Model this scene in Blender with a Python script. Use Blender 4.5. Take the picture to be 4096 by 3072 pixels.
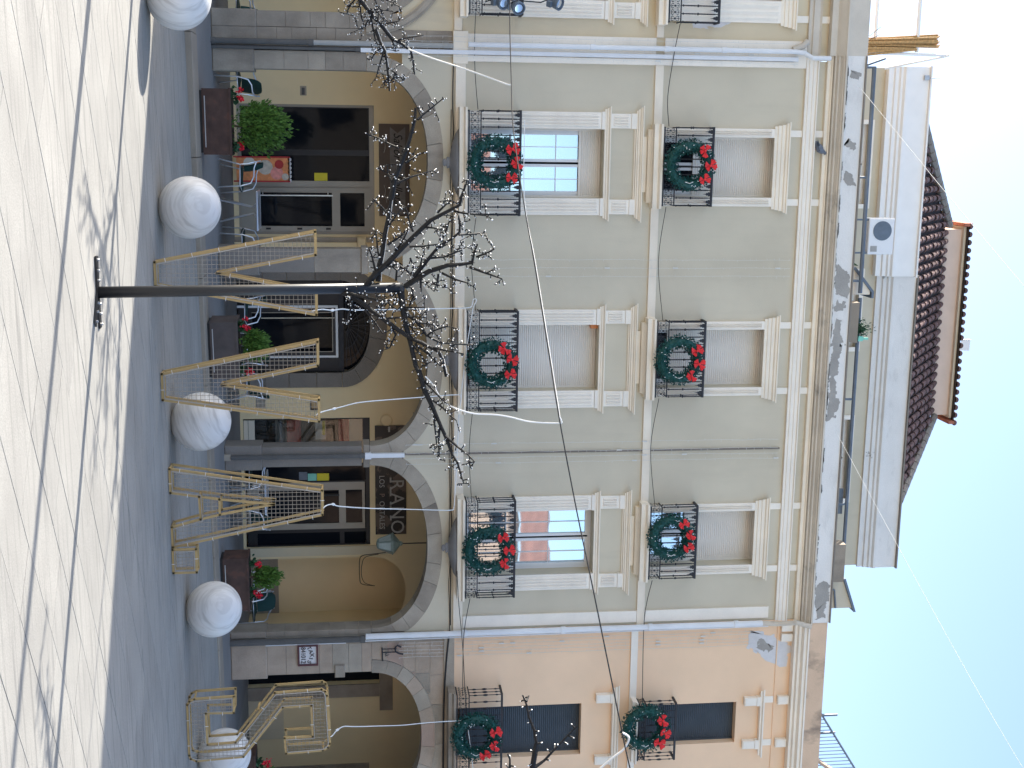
import bpy, math, random
from mathutils import Vector, Matrix, Euler
random.seed(11)
R = math.radians
scene = bpy.context.scene
col = scene.collection
for o in list(bpy.data.objects):
    bpy.data.objects.remove(o, do_unlink=True)

# ---------------------------------------------------------------- camera (held on its side: world up is picture right)
YAW, PIT, ROL = R(11.197), R(6.931), R(-0.5776)
fw = Vector((math.sin(YAW)*math.cos(PIT), math.cos(YAW)*math.cos(PIT), math.sin(PIT)))
rt = Vector((math.cos(YAW), -math.sin(YAW), 0)); up = rt.cross(fw)
rt2 = math.cos(ROL)*rt + math.sin(ROL)*up
up2 = -math.sin(ROL)*rt + math.cos(ROL)*up
cam = bpy.data.objects.new('camera', bpy.data.cameras.new('camera'))
col.objects.link(cam)
m = Matrix((up2, -rt2, -fw)).transposed().to_4x4()
m.translation = (0, -23.7, 2.57)
cam.matrix_world = m
cam.data.sensor_fit = 'HORIZONTAL'; cam.data.sensor_width = 36.0
cam.data.lens = 36.0*5013.45/4096
cam.data.clip_start = 0.1; cam.data.clip_end = 2000
scene.camera = cam
# ---------------------------------------------------------------- sky and sun
SUN_EL = R(29.2); SHADOW = R(-36.5)            # shadows run to the right and towards the viewer
to_sun = Vector((-math.cos(SHADOW)*math.cos(SUN_EL), -math.sin(SHADOW)*math.cos(SUN_EL), math.sin(SUN_EL)))
world = bpy.data.worlds.new('World'); scene.world = world; world.use_nodes = True
wn = world.node_tree; wn.nodes.clear()
sky = wn.nodes.new('ShaderNodeTexSky'); sky.sky_type = 'NISHITA'; sky.sun_disc = False
sky.sun_elevation = SUN_EL; sky.sun_rotation = math.atan2(to_sun.x, to_sun.y)
sky.altitude = 300; sky.air_density = 1.0; sky.dust_density = 2.2; sky.ozone_density = 1.0
bg = wn.nodes.new('ShaderNodeBackground'); bg.inputs[1].default_value = 0.15
wo = wn.nodes.new('ShaderNodeOutputWorld')
wn.links.new(sky.outputs[0], bg.inputs[0]); wn.links.new(bg.outputs[0], wo.inputs[0])
sun = bpy.data.objects.new('sun', bpy.data.lights.new('sun', 'SUN')); col.objects.link(sun)
sun.data.energy = 4.4; sun.data.angle = R(0.53); sun.data.color = (1.0, 0.95, 0.86)
sun.rotation_euler = (-to_sun).to_track_quat('-Z', 'Y').to_euler()
sun.location = (-30, 20, 30)
vs = scene.view_settings
vs.view_transform = 'Standard'; vs.look = 'None'; vs.gamma = 1.0; vs.use_curve_mapping = False
vs.exposure = 1.5

# ---------------------------------------------------------------- materials
MATS = {}
def mat(name, c, rough=.75, var=.12, scale=2.0, bump=.0, bscale=60.0, metal=0.0, spec=.4, c2=None, thr=None, pscale=1.5, streak=None, fine=.0):
    """procedural surface: broad tone drift, fine grain, optional shaped patches (c2 over threshold thr)"""
    m = bpy.data.materials.new(name); m.use_nodes = True
    nt = m.node_tree; N = nt.nodes; L = nt.links
    b = N['Principled BSDF']
    b.inputs['Roughness'].default_value = rough; b.inputs['Metallic'].default_value = metal
    b.inputs['Specular IOR Level'].default_value = spec
    tc = N.new('ShaderNodeNewGeometry')
    def noise(sc, det=4.0, rg=.55, vec=None):
        n = N.new('ShaderNodeTexNoise'); n.inputs['Scale'].default_value = sc
        n.inputs['Detail'].default_value = det; n.inputs['Roughness'].default_value = rg
        L.new(vec or tc.outputs['Position'], n.inputs['Vector']); return n
    def ramp(src, p0, p1, c0, c1):
        r = N.new('ShaderNodeValToRGB'); r.color_ramp.elements[0].position = p0; r.color_ramp.elements[1].position = p1
        r.color_ramp.elements[0].color = (*c0, 1); r.color_ramp.elements[1].color = (*c1, 1)
        L.new(src, r.inputs[0]); return r
    lo = tuple(x*(1-var) for x in c); hi = tuple(min(1, x*(1+var)) for x in c)
    cur = ramp(noise(scale).outputs[0], .3, .7, lo, hi).outputs[0]
    def mix(fac, a, bb, mode='MIX'):
        x = N.new('ShaderNodeMix'); x.data_type = 'RGBA'; x.blend_type = mode
        if isinstance(fac, float): x.inputs[0].default_value = fac
        else: L.new(fac, x.inputs[0])
        L.new(a, x.inputs[6])
        if isinstance(bb, tuple): x.inputs[7].default_value = (*bb, 1)
        else: L.new(bb, x.inputs[7])
        return x.outputs[2]
    if fine:
        g = ramp(noise(90, 2).outputs[0], .3, .7, (1-fine,)*3, (1+fine,)*3)
        cur = mix(1.0, cur, g.outputs[0], 'MULTIPLY')
    if streak:
        mp = N.new('ShaderNodeMapping'); mp.inputs['Scale'].default_value = streak[0]
        mp.inputs['Rotation'].default_value = (0, 0, streak[3] if len(streak) > 3 else 0)
        L.new(tc.outputs['Position'], mp.inputs['Vector'])
        s = ramp(noise(1.0, 5, .6, mp.outputs[0]).outputs[0], streak[4] if len(streak) > 4 else .55, .75, (0, 0, 0), (1, 1, 1))
        f = N.new('ShaderNodeMath'); f.operation = 'MULTIPLY'; f.inputs[1].default_value = streak[2]
        L.new(s.outputs[0], f.inputs[0])
        cur = mix(f.outputs[0], cur, streak[1])
    if c2:
        s = ramp(noise(pscale, 7, .62).outputs[0], thr, thr+.02, (0, 0, 0), (1, 1, 1))
        cur = mix(s.outputs[0], cur, c2)
    L.new(cur, b.inputs['Base Color'])
    if bump:
        bp = N.new('ShaderNodeBump'); bp.inputs['Strength'].default_value = bump; bp.inputs['Distance'].default_value = .02
        L.new(noise(bscale, 6).outputs[0], bp.inputs['Height']); L.new(bp.outputs[0], b.inputs['Normal'])
    MATS[name] = m
    return m
mat('grey_plaster', (.615, .54, .41), .9, .07, .7, .25, 70, streak=((2.5, 2.5, .35), (.50, .435, .33), .35), fine=.04)
mat('cream_plaster', (.66, .55, .38), .9, .08, .8, .25, 70, streak=((2.5, 2.5, .4), (.45, .38, .29), .4), c2=(.68, .64, .57), thr=.66, pscale=.9, fine=.04)
mat('peach_plaster', (.89, .62, .41), .9, .06, .8, .2, 70, c2=(.80, .74, .66), thr=.71, pscale=.9, fine=.04)
mat('trim', (.87, .765, .62), .8, .08, 1.5, .15, 60, streak=((1.2, 1.2, 3.5), (.66, .57, .46), .35), fine=.03)
mat('trim_white', (.89, .81, .70), .8, .06, 1.5, .12, 60, streak=((1.5, 1.5, 3.5), (.72, .64, .55), .3), fine=.03)
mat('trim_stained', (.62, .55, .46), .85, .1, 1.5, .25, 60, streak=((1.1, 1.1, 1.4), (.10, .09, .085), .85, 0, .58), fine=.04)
mat('parapet', (.78, .745, .70), .9, .05, 1.2, .3, 50, c2=(.40, .375, .345), thr=.70, pscale=1.5, streak=((2, 2, 5), (.42, .40, .37), .35), fine=.04)
mat('parapet_peach', (.68, .48, .33), .9, .1, 1.2, .3, 50, streak=((2.2, 2.2, 1.3), (.12, .10, .09), .85, 0, .52), fine=.05)
mat('granite', (.315, .262, .205), .85, .2, 2.2, .35, 45, streak=((2, 2, .6), (.15, .125, .105), .65), fine=.1)
mat('granite_dark', (.235, .205, .175), .8, .12, 1.6, .3, 45, fine=.12)
mat('granite_warm', (.42, .325, .245), .85, .16, 2.0, .35, 45, streak=((2, 2, .8), (.24, .18, .135), .55), fine=.1)
mat('granite_rose', (.40, .285, .22), .85, .12, 1.2, .35, 45, fine=.1)
mat('granite_pale', (.385, .325, .255), .85, .16, 2.0, .35, 45, streak=((2, 2, .8), (.24, .195, .15), .5), fine=.1)
mat('mortar', (.55, .50, .43), .95, .1, 4, .2, 60)
mat('paving', (.285, .272, .245), .8, .10, 1.1, .14, 55, streak=((.55, 11, 1), (.12, .115, .108), .75, R(-4), .52), fine=.14)
mat('paving_b', (.27, .258, .233), .8, .10, 1.1, .14, 55, streak=((.7, 13, 1), (.115, .11, .105), .75, R(4), .52), fine=.14)
mat('joint', (.15, .14, .13), .95, .1, 5)
mat('pavement', (.24, .225, .21), .85, .1, .8, .3, 50, streak=((1.2, 7, 1), (.2, .2, .2), .4), fine=.1)
mat('kerbstone', (.30, .25, .195), .85, .12, 1.2, .3, 45, fine=.1)
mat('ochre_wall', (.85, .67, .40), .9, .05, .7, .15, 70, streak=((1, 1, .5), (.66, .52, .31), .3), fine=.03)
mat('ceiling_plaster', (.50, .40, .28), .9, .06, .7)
mat('iron', (.035, .035, .04), .55, .2, 8, .1, 90, .3)
mat('iron_rust', (.07, .055, .05), .75, .25, 9, .2, 80)
mat('pipe_dark', (.10, .095, .09), .6, .15, 4, .1)
mat('pipe_grey', (.36, .35, .33), .6, .1, 4)
mat('pipe_white', (.76, .76, .77), .5, .05, 3, .05, streak=((3, 3, .7), (.5, .48, .45), .3))
mat('pipe_brown', (.20, .17, .14), .6, .1, 4)
mat('frame_white', (.78, .78, .78), .35, .02, 3)
mat('aluminium', (.36, .325, .27), .45, .05, 3, 0, 60, .2)
mat('shutter', (.80, .745, .67), .6, .04, 3)
mat('shutter_dark', (.06, .075, .09), .5, .15, 3)
mat('dark_interior', (.012, .013, .016), .8, .2, 2)
mat('black_frame', (.02, .02, .022), .4, .2, 3)
mat('tan_frame', (.49, .335, .145), .45, .08, 6, .05)
mat('mesh_wire', (.36, .31, .25), .5, .1, 6)
mat('led_tube', (.42, .37, .31), .35, .05, 6)
mat('led_cap', (.93, .92, .90), .25, .02, 6, spec=.8)
mat('bark', (.012, .0115, .012), .55, .3, 14, .3, 40, spec=.3)
mat('pole_paint', (.018, .019, .022), .4, .1, 3, .03, spec=.5)
mat('steel', (.5, .5, .5), .5, .1, 6, .1, 60, .7)
mat('chrome', (.86, .87, .90), .3, .03, 6, 0, 60, .65)
mat('green_weave', (.010, .055, .050), .6, .15, 20, .2, 200)
mat('corten', (.075, .040, .030), .75, .3, 5, .15, 60, c2=(.11, .05, .035), thr=.6, pscale=5)
mat('planter_dark', (.085, .065, .058), .6, .2, 4, .05)
mat('soil', (.03, .022, .016), .95, .3, 20)
mat('leaf_conifer', (.075, .16, .022), .65, .35, 12)
mat('leaf_dark', (.02, .07, .025), .6, .3, 14)
mat('flower_red', (.72, .015, .04), .55, .2, 25)
mat('wreath_green', (.008, .075, .065), .5, .28, 22)
mat('bow_red', (.80, .045, .05), .55, .12, 14)
mat('cable_black', (.02, .02, .022), .5, .1, 5)
mat('cable_white', (.80, .79, .76), .45, .05, 5)
mat('tile', (.14, .078, .068), .85, .3, 3.3, .25, 40, c2=(.085, .075, .065), thr=.60, pscale=7)
mat('tile_shadow', (.06, .045, .04), .9, .2, 5)
mat('tile_red', (.45, .16, .10), .85, .2, 6, .2)
mat('salmon', (.74, .56, .45), .9, .06, 2)
mat('bamboo', (.50, .30, .12), .7, .35, 25, .1, 60)
mat('white_paint', (.88, .85, .81), .5, .03, 3)
mat('blue_grey_metal', (.12, .15, .19), .45, .15, 5, .05, spec=.6)
mat('lamp_green', (.22, .28, .25), .5, .2, 8, .1)
mat('lamp_glass', (.40, .47, .45), .25, .1, 8)
mat('sign_brown', (.13, .095, .075), .6, .1, 3)
mat('sign_grey', (.22, .20, .19), .6, .15, 5, streak=((14, 3, 4), (.34, .31, .29), .5, 0, .5))
mat('sign_black', (.016, .014, .013), .4, .3, 2, c2=(.11, .08, .06), thr=.52, pscale=1.6)
mat('letter_white', (.44, .42, .39), .6, .08, 20)
mat('letter_faint', (.33, .22, .17), .6, .1, 20)
mat('letter_black', (.02, .018, .018), .6, .1, 20)
mat('maroon', (.09, .025, .03), .5, .15, 6)
mat('plate_white', (.66, .63, .62), .5, .06, 8)
mat('yellow', (.75, .62, .03), .5, .05, 6)
mat('poster_red', (.45, .03, .03), .5, .1, 8)
mat('poster_orange', (.75, .27, .10), .5, .25, 9)
mat('poster_pink', (.80, .30, .25), .5, .2, 14)
mat('poster_beige', (.58, .50, .40), .5, .2, 14)
mat('cream_panel', (.72, .63, .50), .7, .04, 3)
mat('wood_dark', (.07, .04, .025), .6, .3, 10)
mat('pigeon_grey', (.16, .18, .22), .6, .2, 15)
mat('pigeon_dark', (.03, .035, .045), .5, .2, 15)
mat('mint', (.25, .65, .52), .5, .1, 5)
mat('dish_grey', (.20, .19, .185), .8, .15, 4, .15)
mat('bare_render', (.36, .335, .305), .95, .1, 3, .4, 40, fine=.06)
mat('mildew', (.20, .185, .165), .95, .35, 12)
mat('string_white', (.66, .64, .60), .5, .05, 5)
mat('tile_brown', (.23, .105, .075), .85, .25, .8)
mat('wood_warm', (.50, .33, .15), .5, .2, 12)

def glass(name, c, rough, metal, spec=.8, wob=.0):
    m = bpy.data.materials.new(name); m.use_nodes = True
    nt = m.node_tree; b = nt.nodes['Principled BSDF']
    b.inputs['Base Color'].default_value = (*c, 1); b.inputs['Roughness'].default_value = rough
    b.inputs['Metallic'].default_value = metal; b.inputs['Specular IOR Level'].default_value = spec
    if wob:
        g = nt.nodes.new('ShaderNodeNewGeometry'); n = nt.nodes.new('ShaderNodeTexNoise'); n.inputs['Scale'].default_value = 1.2
        bp = nt.nodes.new('ShaderNodeBump'); bp.inputs['Strength'].default_value = wob; bp.inputs['Distance'].default_value = .05
        nt.links.new(g.outputs['Position'], n.inputs['Vector']); nt.links.new(n.outputs[0], bp.inputs['Height']); nt.links.new(bp.outputs[0], b.inputs['Normal'])
    MATS[name] = m
glass('glass_bright', (.58, .66, .72), .02, .75, .8, .02)
glass('glass_dark', (.008, .010, .014), .04, 0, .16, .05)
glass('lens', (.75, .8, .85), .08, .8)
def clear_glass():
    m = bpy.data.materials.new('glass_clear'); m.use_nodes = True
    nt = m.node_tree; nt.nodes.clear()
    t = nt.nodes.new('ShaderNodeBsdfTransparent'); t.inputs[0].default_value = (.8, .82, .8, 1)
    g = nt.nodes.new('ShaderNodeBsdfGlossy'); g.inputs['Roughness'].default_value = .03
    fr = nt.nodes.new('ShaderNodeFresnel'); fr.inputs[0].default_value = 1.6
    mx = nt.nodes.new('ShaderNodeMixShader'); o = nt.nodes.new('ShaderNodeOutputMaterial')
    nt.links.new(fr.outputs[0], mx.inputs[0]); nt.links.new(t.outputs[0], mx.inputs[1]); nt.links.new(g.outputs[0], mx.inputs[2])
    nt.links.new(mx.outputs[0], o.inputs[0]); MATS['glass_clear'] = m
clear_glass()
def marble():
    m = bpy.data.materials.new('marble'); m.use_nodes = True
    nt = m.node_tree; N = nt.nodes; L = nt.links; b = N['Principled BSDF']; b.inputs['Roughness'].default_value = .45
    tc = N.new('ShaderNodeTexCoord')
    w = N.new('ShaderNodeTexWave'); w.wave_type = 'BANDS'; w.bands_direction = 'X'
    w.inputs['Scale'].default_value = 1.15; w.inputs['Distortion'].default_value = 4.5; w.inputs['Detail'].default_value = 3; w.inputs['Detail Scale'].default_value = .9
    L.new(tc.outputs['Object'], w.inputs['Vector'])
    r = N.new('ShaderNodeValToRGB'); e = r.color_ramp.elements
    e[0].position = 0; e[0].color = (.60, .58, .55, 1); e[1].position = .08; e[1].color = (.70, .68, .645, 1)
    x = r.color_ramp.elements.new(.6); x.color = (.745, .72, .685, 1); x = r.color_ramp.elements.new(1); x.color = (.71, .685, .65, 1)
    L.new(w.outputs[0], r.inputs[0])
    n = N.new('ShaderNodeTexNoise'); n.inputs['Scale'].default_value = 14; n.inputs['Detail'].default_value = 6
    mp = N.new('ShaderNodeMapping'); mp.inputs['Scale'].default_value = (2.2, .25, .25); L.new(tc.outputs['Object'], mp.inputs[0]); L.new(mp.outputs[0], n.inputs['Vector'])
    r2 = N.new('ShaderNodeValToRGB'); r2.color_ramp.elements[0].position = .40; r2.color_ramp.elements[0].color = (.84, .83, .82, 1); r2.color_ramp.elements[1].position = .50; r2.color_ramp.elements[1].color = (1, 1, 1, 1)
    L.new(n.outputs[0], r2.inputs[0])
    mx = N.new('ShaderNodeMix'); mx.data_type = 'RGBA'; mx.blend_type = 'MULTIPLY'; mx.inputs[0].default_value = .8
    L.new(r.outputs[0], mx.inputs[6]); L.new(r2.outputs[0], mx.inputs[7]); L.new(mx.outputs[2], b.inputs['Base Color'])
    MATS['marble'] = m
marble()

# ---------------------------------------------------------------- mesh helpers
def worg(o):
    v = Vector((0, 0, 0))
    while o is not None:
        v += Vector(o.location); o = o.parent
    return v
class MB:
    def __init__(s): s.v = []; s.f = []
    def add(s, vs, fs):
        n = len(s.v); s.v += [tuple(p) for p in vs]; s.f += [tuple(i+n for i in f) for f in fs]; return s
    def box(s, x0, x1, y0, y1, z0, z1):
        return s.add([(x0, y0, z0), (x1, y0, z0), (x1, y1, z0), (x0, y1, z0), (x0, y0, z1), (x1, y0, z1), (x1, y1, z1), (x0, y1, z1)],
                     [(0, 3, 2, 1), (4, 5, 6, 7), (0, 1, 5, 4), (1, 2, 6, 5), (2, 3, 7, 6), (3, 0, 4, 7)])
    def cbox(s, x0, x1, y0, y1, z0, z1, c=.008):
        """box with a chamfered front (towards -y)"""
        return s.add([(x0, y0+c, z0), (x1, y0+c, z0), (x1, y0+c, z1), (x0, y0+c, z1), (x0+c, y0, z0+c), (x1-c, y0, z0+c), (x1-c, y0, z1-c), (x0+c, y0, z1-c),
                      (x0, y1, z0), (x1, y1, z0), (x1, y1, z1), (x0, y1, z1)],
                     [(4, 5, 6, 7), (0, 1, 5, 4), (1, 2, 6, 5), (2, 3, 7, 6), (3, 0, 4, 7), (0, 8, 9, 1), (1, 9, 10, 2), (2, 10, 11, 3), (3, 11, 8, 0), (8, 11, 10, 9)])
    def prism(s, poly, y0, y1):
        """poly: (x,z) points, extruded in y"""
        n = len(poly)
        vs = [(x, y0, z) for x, z in poly] + [(x, y1, z) for x, z in poly]
        a = sum(poly[i][0]*poly[(i+1) % n][1]-poly[(i+1) % n][0]*poly[i][1] for i in range(n))
        fr = tuple(range(n)); bk = tuple(range(2*n-1, n-1, -1))
        sd = [(i, i+n, (i+1) % n+n, (i+1) % n) for i in range(n)]
        if a < 0:
            fr = fr[::-1]; bk = bk[::-1]; sd = [f[::-1] for f in sd]
        return s.add(vs, [fr, bk]+sd)
    def mould(s, x0, x1, prof, ret=True):
        """stepped moulding along x: prof is (y,z) from the wall's bottom round to the wall's top; ends return with the projection"""
        n = len(prof); y0 = max(p[0] for p in prof)
        a = [(x0-((y0-y) if ret else 0), y, z) for y, z in prof]; b = [(x1+((y0-y) if ret else 0), y, z) for y, z in prof]
        return s.add(a+b, [(i, i+1, i+1+n, i+n) for i in range(n-1)]+[tuple(range(n))[::-1], tuple(range(n, 2*n)), (n-1, 0, n, 2*n-1)])
    def tube(s, path, r, n=6, r1=None, cap=True):
        P = [Vector(p) for p in path]; k = len(P); base = len(s.v)
        prev = None
        for i, p in enumerate(P):
            d = (P[min(i+1, k-1)]-P[max(i-1, 0)])
            if d.length < 1e-9: d = Vector((0, 0, 1))
            d.normalize()
            if prev is None:
                a = d.orthogonal().normalized()
            else:
                a = prev - d*prev.dot(d)
                a = a.normalized() if a.length > 1e-6 else d.orthogonal().normalized()
            prev = a; b = d.cross(a)
            rr = r if r1 is None else r+(r1-r)*i/max(1, k-1)
            if isinstance(r, (list, tuple)): rr = r[i]
            for j in range(n):
                t = 2*math.pi*j/n
                s.v.append(tuple(p+a*(rr*math.cos(t))+b*(rr*math.sin(t))))
        for i in range(k-1):
            for j in range(n):
                s.f.append((base+i*n+j, base+i*n+(j+1) % n, base+(i+1)*n+(j+1) % n, base+(i+1)*n+j))
        if cap:
            s.f.append(tuple(base+j for j in range(n))[::-1]); s.f.append(tuple(base+(k-1)*n+j for j in range(n)))
        return s
    def lathe(s, prof, c=(0, 0, 0), n=12, sx=1, sy=1):
        base = len(s.v)
        for r, z in prof:
            for j in range(n):
                t = 2*math.pi*j/n
                s.v.append((c[0]+r*sx*math.cos(t), c[1]+r*sy*math.sin(t), c[2]+z))
        for i in range(len(prof)-1):
            for j in range(n):
                s.f.append((base+i*n+j, base+i*n+(j+1) % n, base+(i+1)*n+(j+1) % n, base+(i+1)*n+j))
        s.f.append(tuple(base+j for j in range(n))[::-1]); s.f.append(tuple(base+(len(prof)-1)*n+j for j in range(n)))
        return s
    def sphere(s, c, r, n=8, m=5, sx=1, sy=1, sz=1):
        return s.lathe([(r*math.sin(math.pi*(i+.02)/(m+.04)), -r*sz*math.cos(math.pi*(i+.02)/(m+.04))) for i in range(m+1)], c, n, sx, sy)
    def build(s, name, m, parent=None, origin=None, smooth=False):
        o0 = Vector(origin) if origin else (worg(parent) if parent else Vector((0, 0, 0)))
        me = bpy.data.meshes.new(name)
        me.from_pydata([(x-o0.x, y-o0.y, z-o0.z) for x, y, z in s.v], [], s.f); me.update()
        if smooth:
            me.polygons.foreach_set('use_smooth', [True]*len(me.polygons))
        me.materials.append(MATS[m])
        o = bpy.data.objects.new(name, me); col.objects.link(o)
        if parent is not None:
            o.parent = parent
            if origin: o.location = o0-worg(parent)
        elif origin: o.location = o0
        return o
def tag(o, label=None, cat=None, group=None, kind=None):
    if label: o['label'] = label
    if cat: o['category'] = cat
    if group: o['group'] = group
    if kind: o['kind'] = kind
    return o
def empty(name, loc, label, cat, group=None):
    o = bpy.data.objects.new(name, None); o.location = loc; o.empty_display_size = .2; col.objects.link(o)
    return tag(o, label, cat, group)
def inst(src, parent, loc, rot=None, scale=None):
    """another piece that shares the source's mesh"""
    c = src.copy(); col.objects.link(c); c.parent = parent; c.location = Vector(loc)-(worg(parent) if parent else Vector((0, 0, 0)))
    if rot is not None: c.rotation_euler = rot
    if scale is not None: c.scale = scale
    return c
def kids(o): return [c for c in bpy.data.objects if c.parent == o]
def copy_tree(o, parent=None):
    c = o.copy(); col.objects.link(c); c.parent = parent
    for ch in list(o.children): copy_tree(ch, c)
    return c
def text_mesh(s, size, name, m, parent, x, y, z, align='CENTER', rot=0, depth=.004, sx=1.0, shear=0.0):
    cu = bpy.data.curves.new(name, 'FONT'); cu.body = s; cu.size = size; cu.align_x = align; cu.align_y = 'CENTER'; cu.extrude = depth; cu.shear = shear
    cu.resolution_u = 3
    t = bpy.data.objects.new(name+'_tmp', cu); col.objects.link(t)
    dg = bpy.context.evaluated_depsgraph_get(); me = bpy.data.meshes.new_from_object(t.evaluated_get(dg))
    bpy.data.objects.remove(t, do_unlink=True)
    me.transform(Matrix.Rotation(R(90), 4, 'X') @ Matrix.Rotation(rot, 4, 'Z') @ Matrix.Diagonal((sx, 1, 1, 1)))
    me.materials.clear(); me.materials.append(MATS[m])
    o = bpy.data.objects.new(name, me); col.objects.link(o); o.parent = parent
    o.location = Vector((x, y, z))-(worg(parent) if parent else Vector((0, 0, 0)))
    return o

# ---------------------------------------------------------------- the ground
def zp(x): return -.1+.0072*(x+1.8)                 # the square falls gently to the left
g = MB(); X0, X1, Y0, Y1 = -90, 110, -120, 60
g.add([(X0, Y0, zp(X0)-.014), (X1, Y0, zp(X1)-.014), (X1, Y1, zp(X1)-.014), (X0, Y1, zp(X0)-.014)], [(0, 1, 2, 3)])
plaza = tag(g.build('plaza', 'joint'), kind='structure')
# far paving beyond the slabs that can be told apart
SD = R(28.5); d1 = Vector((math.cos(SD), math.sin(SD))); nn = Vector((-math.sin(SD), math.cos(SD)))
def slab_ok(c):
    y = c.y+23.7
    return -16.2 < c.y < -1.6 and (-.155*y+.1-.6) < c.x < (.525*y+.9)
far = MB(); slabs = 0
rs = random.Random(4)
t = -22.0
while t < 10:
    w = rs.uniform(.5, .82); s0 = -24+rs.uniform(0, 1)
    while s0 < 30:
        l = rs.uniform(.85, 1.45); gp = .0038
        def pt(s, tt): return d1*(s-.41*(tt-t))+nn*tt
        q = [pt(s0+gp, t+gp), pt(s0+l-gp, t+gp), pt(s0+l-gp, t+w-gp), pt(s0+gp, t+w-gp)]
        c = (q[0]+q[2])/2
        if slab_ok(c):
            dz = rs.uniform(-.0015, .0015); b = .004
            ctr = Vector((c.x, c.y))
            inn = [p+(ctr-p).normalized()*b for p in q]
            s = MB().add([(p.x, p.y, zp(p.x)-.03) for p in q]+[(p.x, p.y, zp(p.x)-.003+dz) for p in q]+[(p.x, p.y, zp(p.x)+dz) for p in inn],
                         [(0, 1, 5, 4), (1, 2, 6, 5), (2, 3, 7, 6), (3, 0, 4, 7), (4, 5, 9, 8), (5, 6, 10, 9), (6, 7, 11, 10), (7, 4, 8, 11), (8, 9, 10, 11)])
            s.build('slab', rs.choice(['paving', 'paving', 'paving_b']), plaza); slabs += 1
        elif -40 < c.y < 6:
            far.add([(p.x, p.y, zp(p.x)) for p in q], [(0, 1, 2, 3)])
        s0 += l
    t += w
tag(far.build('far_paving', 'paving', plaza), kind='stuff')
outer = MB()
for (xa, xb, ya, yb) in ((-90, -22, -120, 60), (40, 110, -120, 60), (-22, 40, -120, -38)):
    outer.add([(xa, ya, zp(xa)-.006), (xb, ya, zp(xb)-.006), (xb, yb, zp(xb)-.006), (xa, yb, zp(xa)-.006)], [(0, 1, 2, 3)])
outer.build('outer_paving', 'paving', plaza)
# raised pavement under the arcade with its kerb
def kf(x): return -2.92+.087*(x+1.8)
def kb(x): return kf(x)+.66-.010*(x+1.8)
p = MB()
p.add([(-9.6, kb(-9.6), 0), (26, kb(26), 0), (26, 7, 0), (-9.6, 7, 0), (-9.6, kb(-9.6), -.4), (26, kb(26), -.4), (26, 7, -.4), (-9.6, 7, -.4)],
      [(0, 1, 2, 3), (4, 5, 1, 0), (5, 6, 2, 1), (6, 7, 3, 2), (7, 4, 0, 3)])
pavement = tag(p.build('pavement', 'pavement'), kind='structure')
rk = random.Random(2); x = -9.6; joints = [-3.6, -1.57, .38, 2.35, 4.2, 5.9, 7.35, 9.15, 11.2, 13.3]
xs = [-9.6, -7.6, -5.6]+joints+[15.5, 18, 20, 22, 24, 26]
for a, b in zip(xs, xs[1:]):
    a += .006; b -= .006; c = .012; dz = rk.uniform(0, .006)
    MB().add([(a, kf(a), -.35), (b, kf(b), -.35), (b, kb(b)-.006, -.35), (a, kb(a)-.006, -.35),
              (a, kf(a), .004+dz-c), (b, kf(b), .004+dz-c), (b, kf(b)+c, .004+dz), (a, kf(a)+c, .004+dz), (b, kb(b)-.006, .004+dz), (a, kb(a)-.006, .004+dz)],
             [(0, 1, 5, 4), (4, 5, 6, 7), (7, 6, 8, 9), (0, 4, 7, 9, 3), (1, 2, 8, 6, 5), (2, 3, 9, 8)]).build('kerbstone', 'kerbstone', pavement)

# ---------------------------------------------------------------- buildings: shared pieces
def wall_holes(mb, x0, x1, z0, z1, holes, y=0.0, depth=.25):
    """flat wall at y with rectangular openings and their reveals"""
    xs = sorted({x0, x1}|{h[0] for h in holes}|{h[1] for h in holes}); zs = sorted({z0, z1}|{h[2] for h in holes}|{h[3] for h in holes})
    xs = [v for v in xs if x0 <= v <= x1]; zs = [v for v in zs if z0 <= v <= z1]
    for a, b in zip(xs, xs[1:]):
        for c, d in zip(zs, zs[1:]):
            mx, mz = (a+b)/2, (c+d)/2
            if any(h[0] < mx < h[1] and h[2] < mz < h[3] for h in holes): continue
            mb.add([(a, y, c), (b, y, c), (b, y, d), (a, y, d)], [(0, 1, 2, 3)])
    for h in holes:
        a, b, c, d = h[:4]; e = y+depth
        mb.add([(a, y, c), (a, y, d), (a, e, d), (a, e, c)], [(0, 1, 2, 3)])
        mb.add([(b, y, c), (b, e, c), (b, e, d), (b, y, d)], [(0, 1, 2, 3)])
        mb.add([(a, y, d), (b, y, d), (b, e, d), (a, e, d)], [(0, 1, 2, 3)])
        mb.add([(a, y, c), (a, e, c), (b, e, c), (b, y, c)], [(0, 1, 2, 3)])
    return mb
EXP = 2.2; SPR = 2.75
def arch_z(x, c, a, r):
    u = abs(x-c)/a
    return None if u >= 1 else SPR+r*(1-u**EXP)**(1/EXP)
def arch_pt(th, c, a, r):
    cx, sz = math.cos(th), math.sin(th)
    return c+a*math.copysign(abs(cx)**(2/EXP), cx), SPR+r*abs(sz)**(2/EXP)
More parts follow.
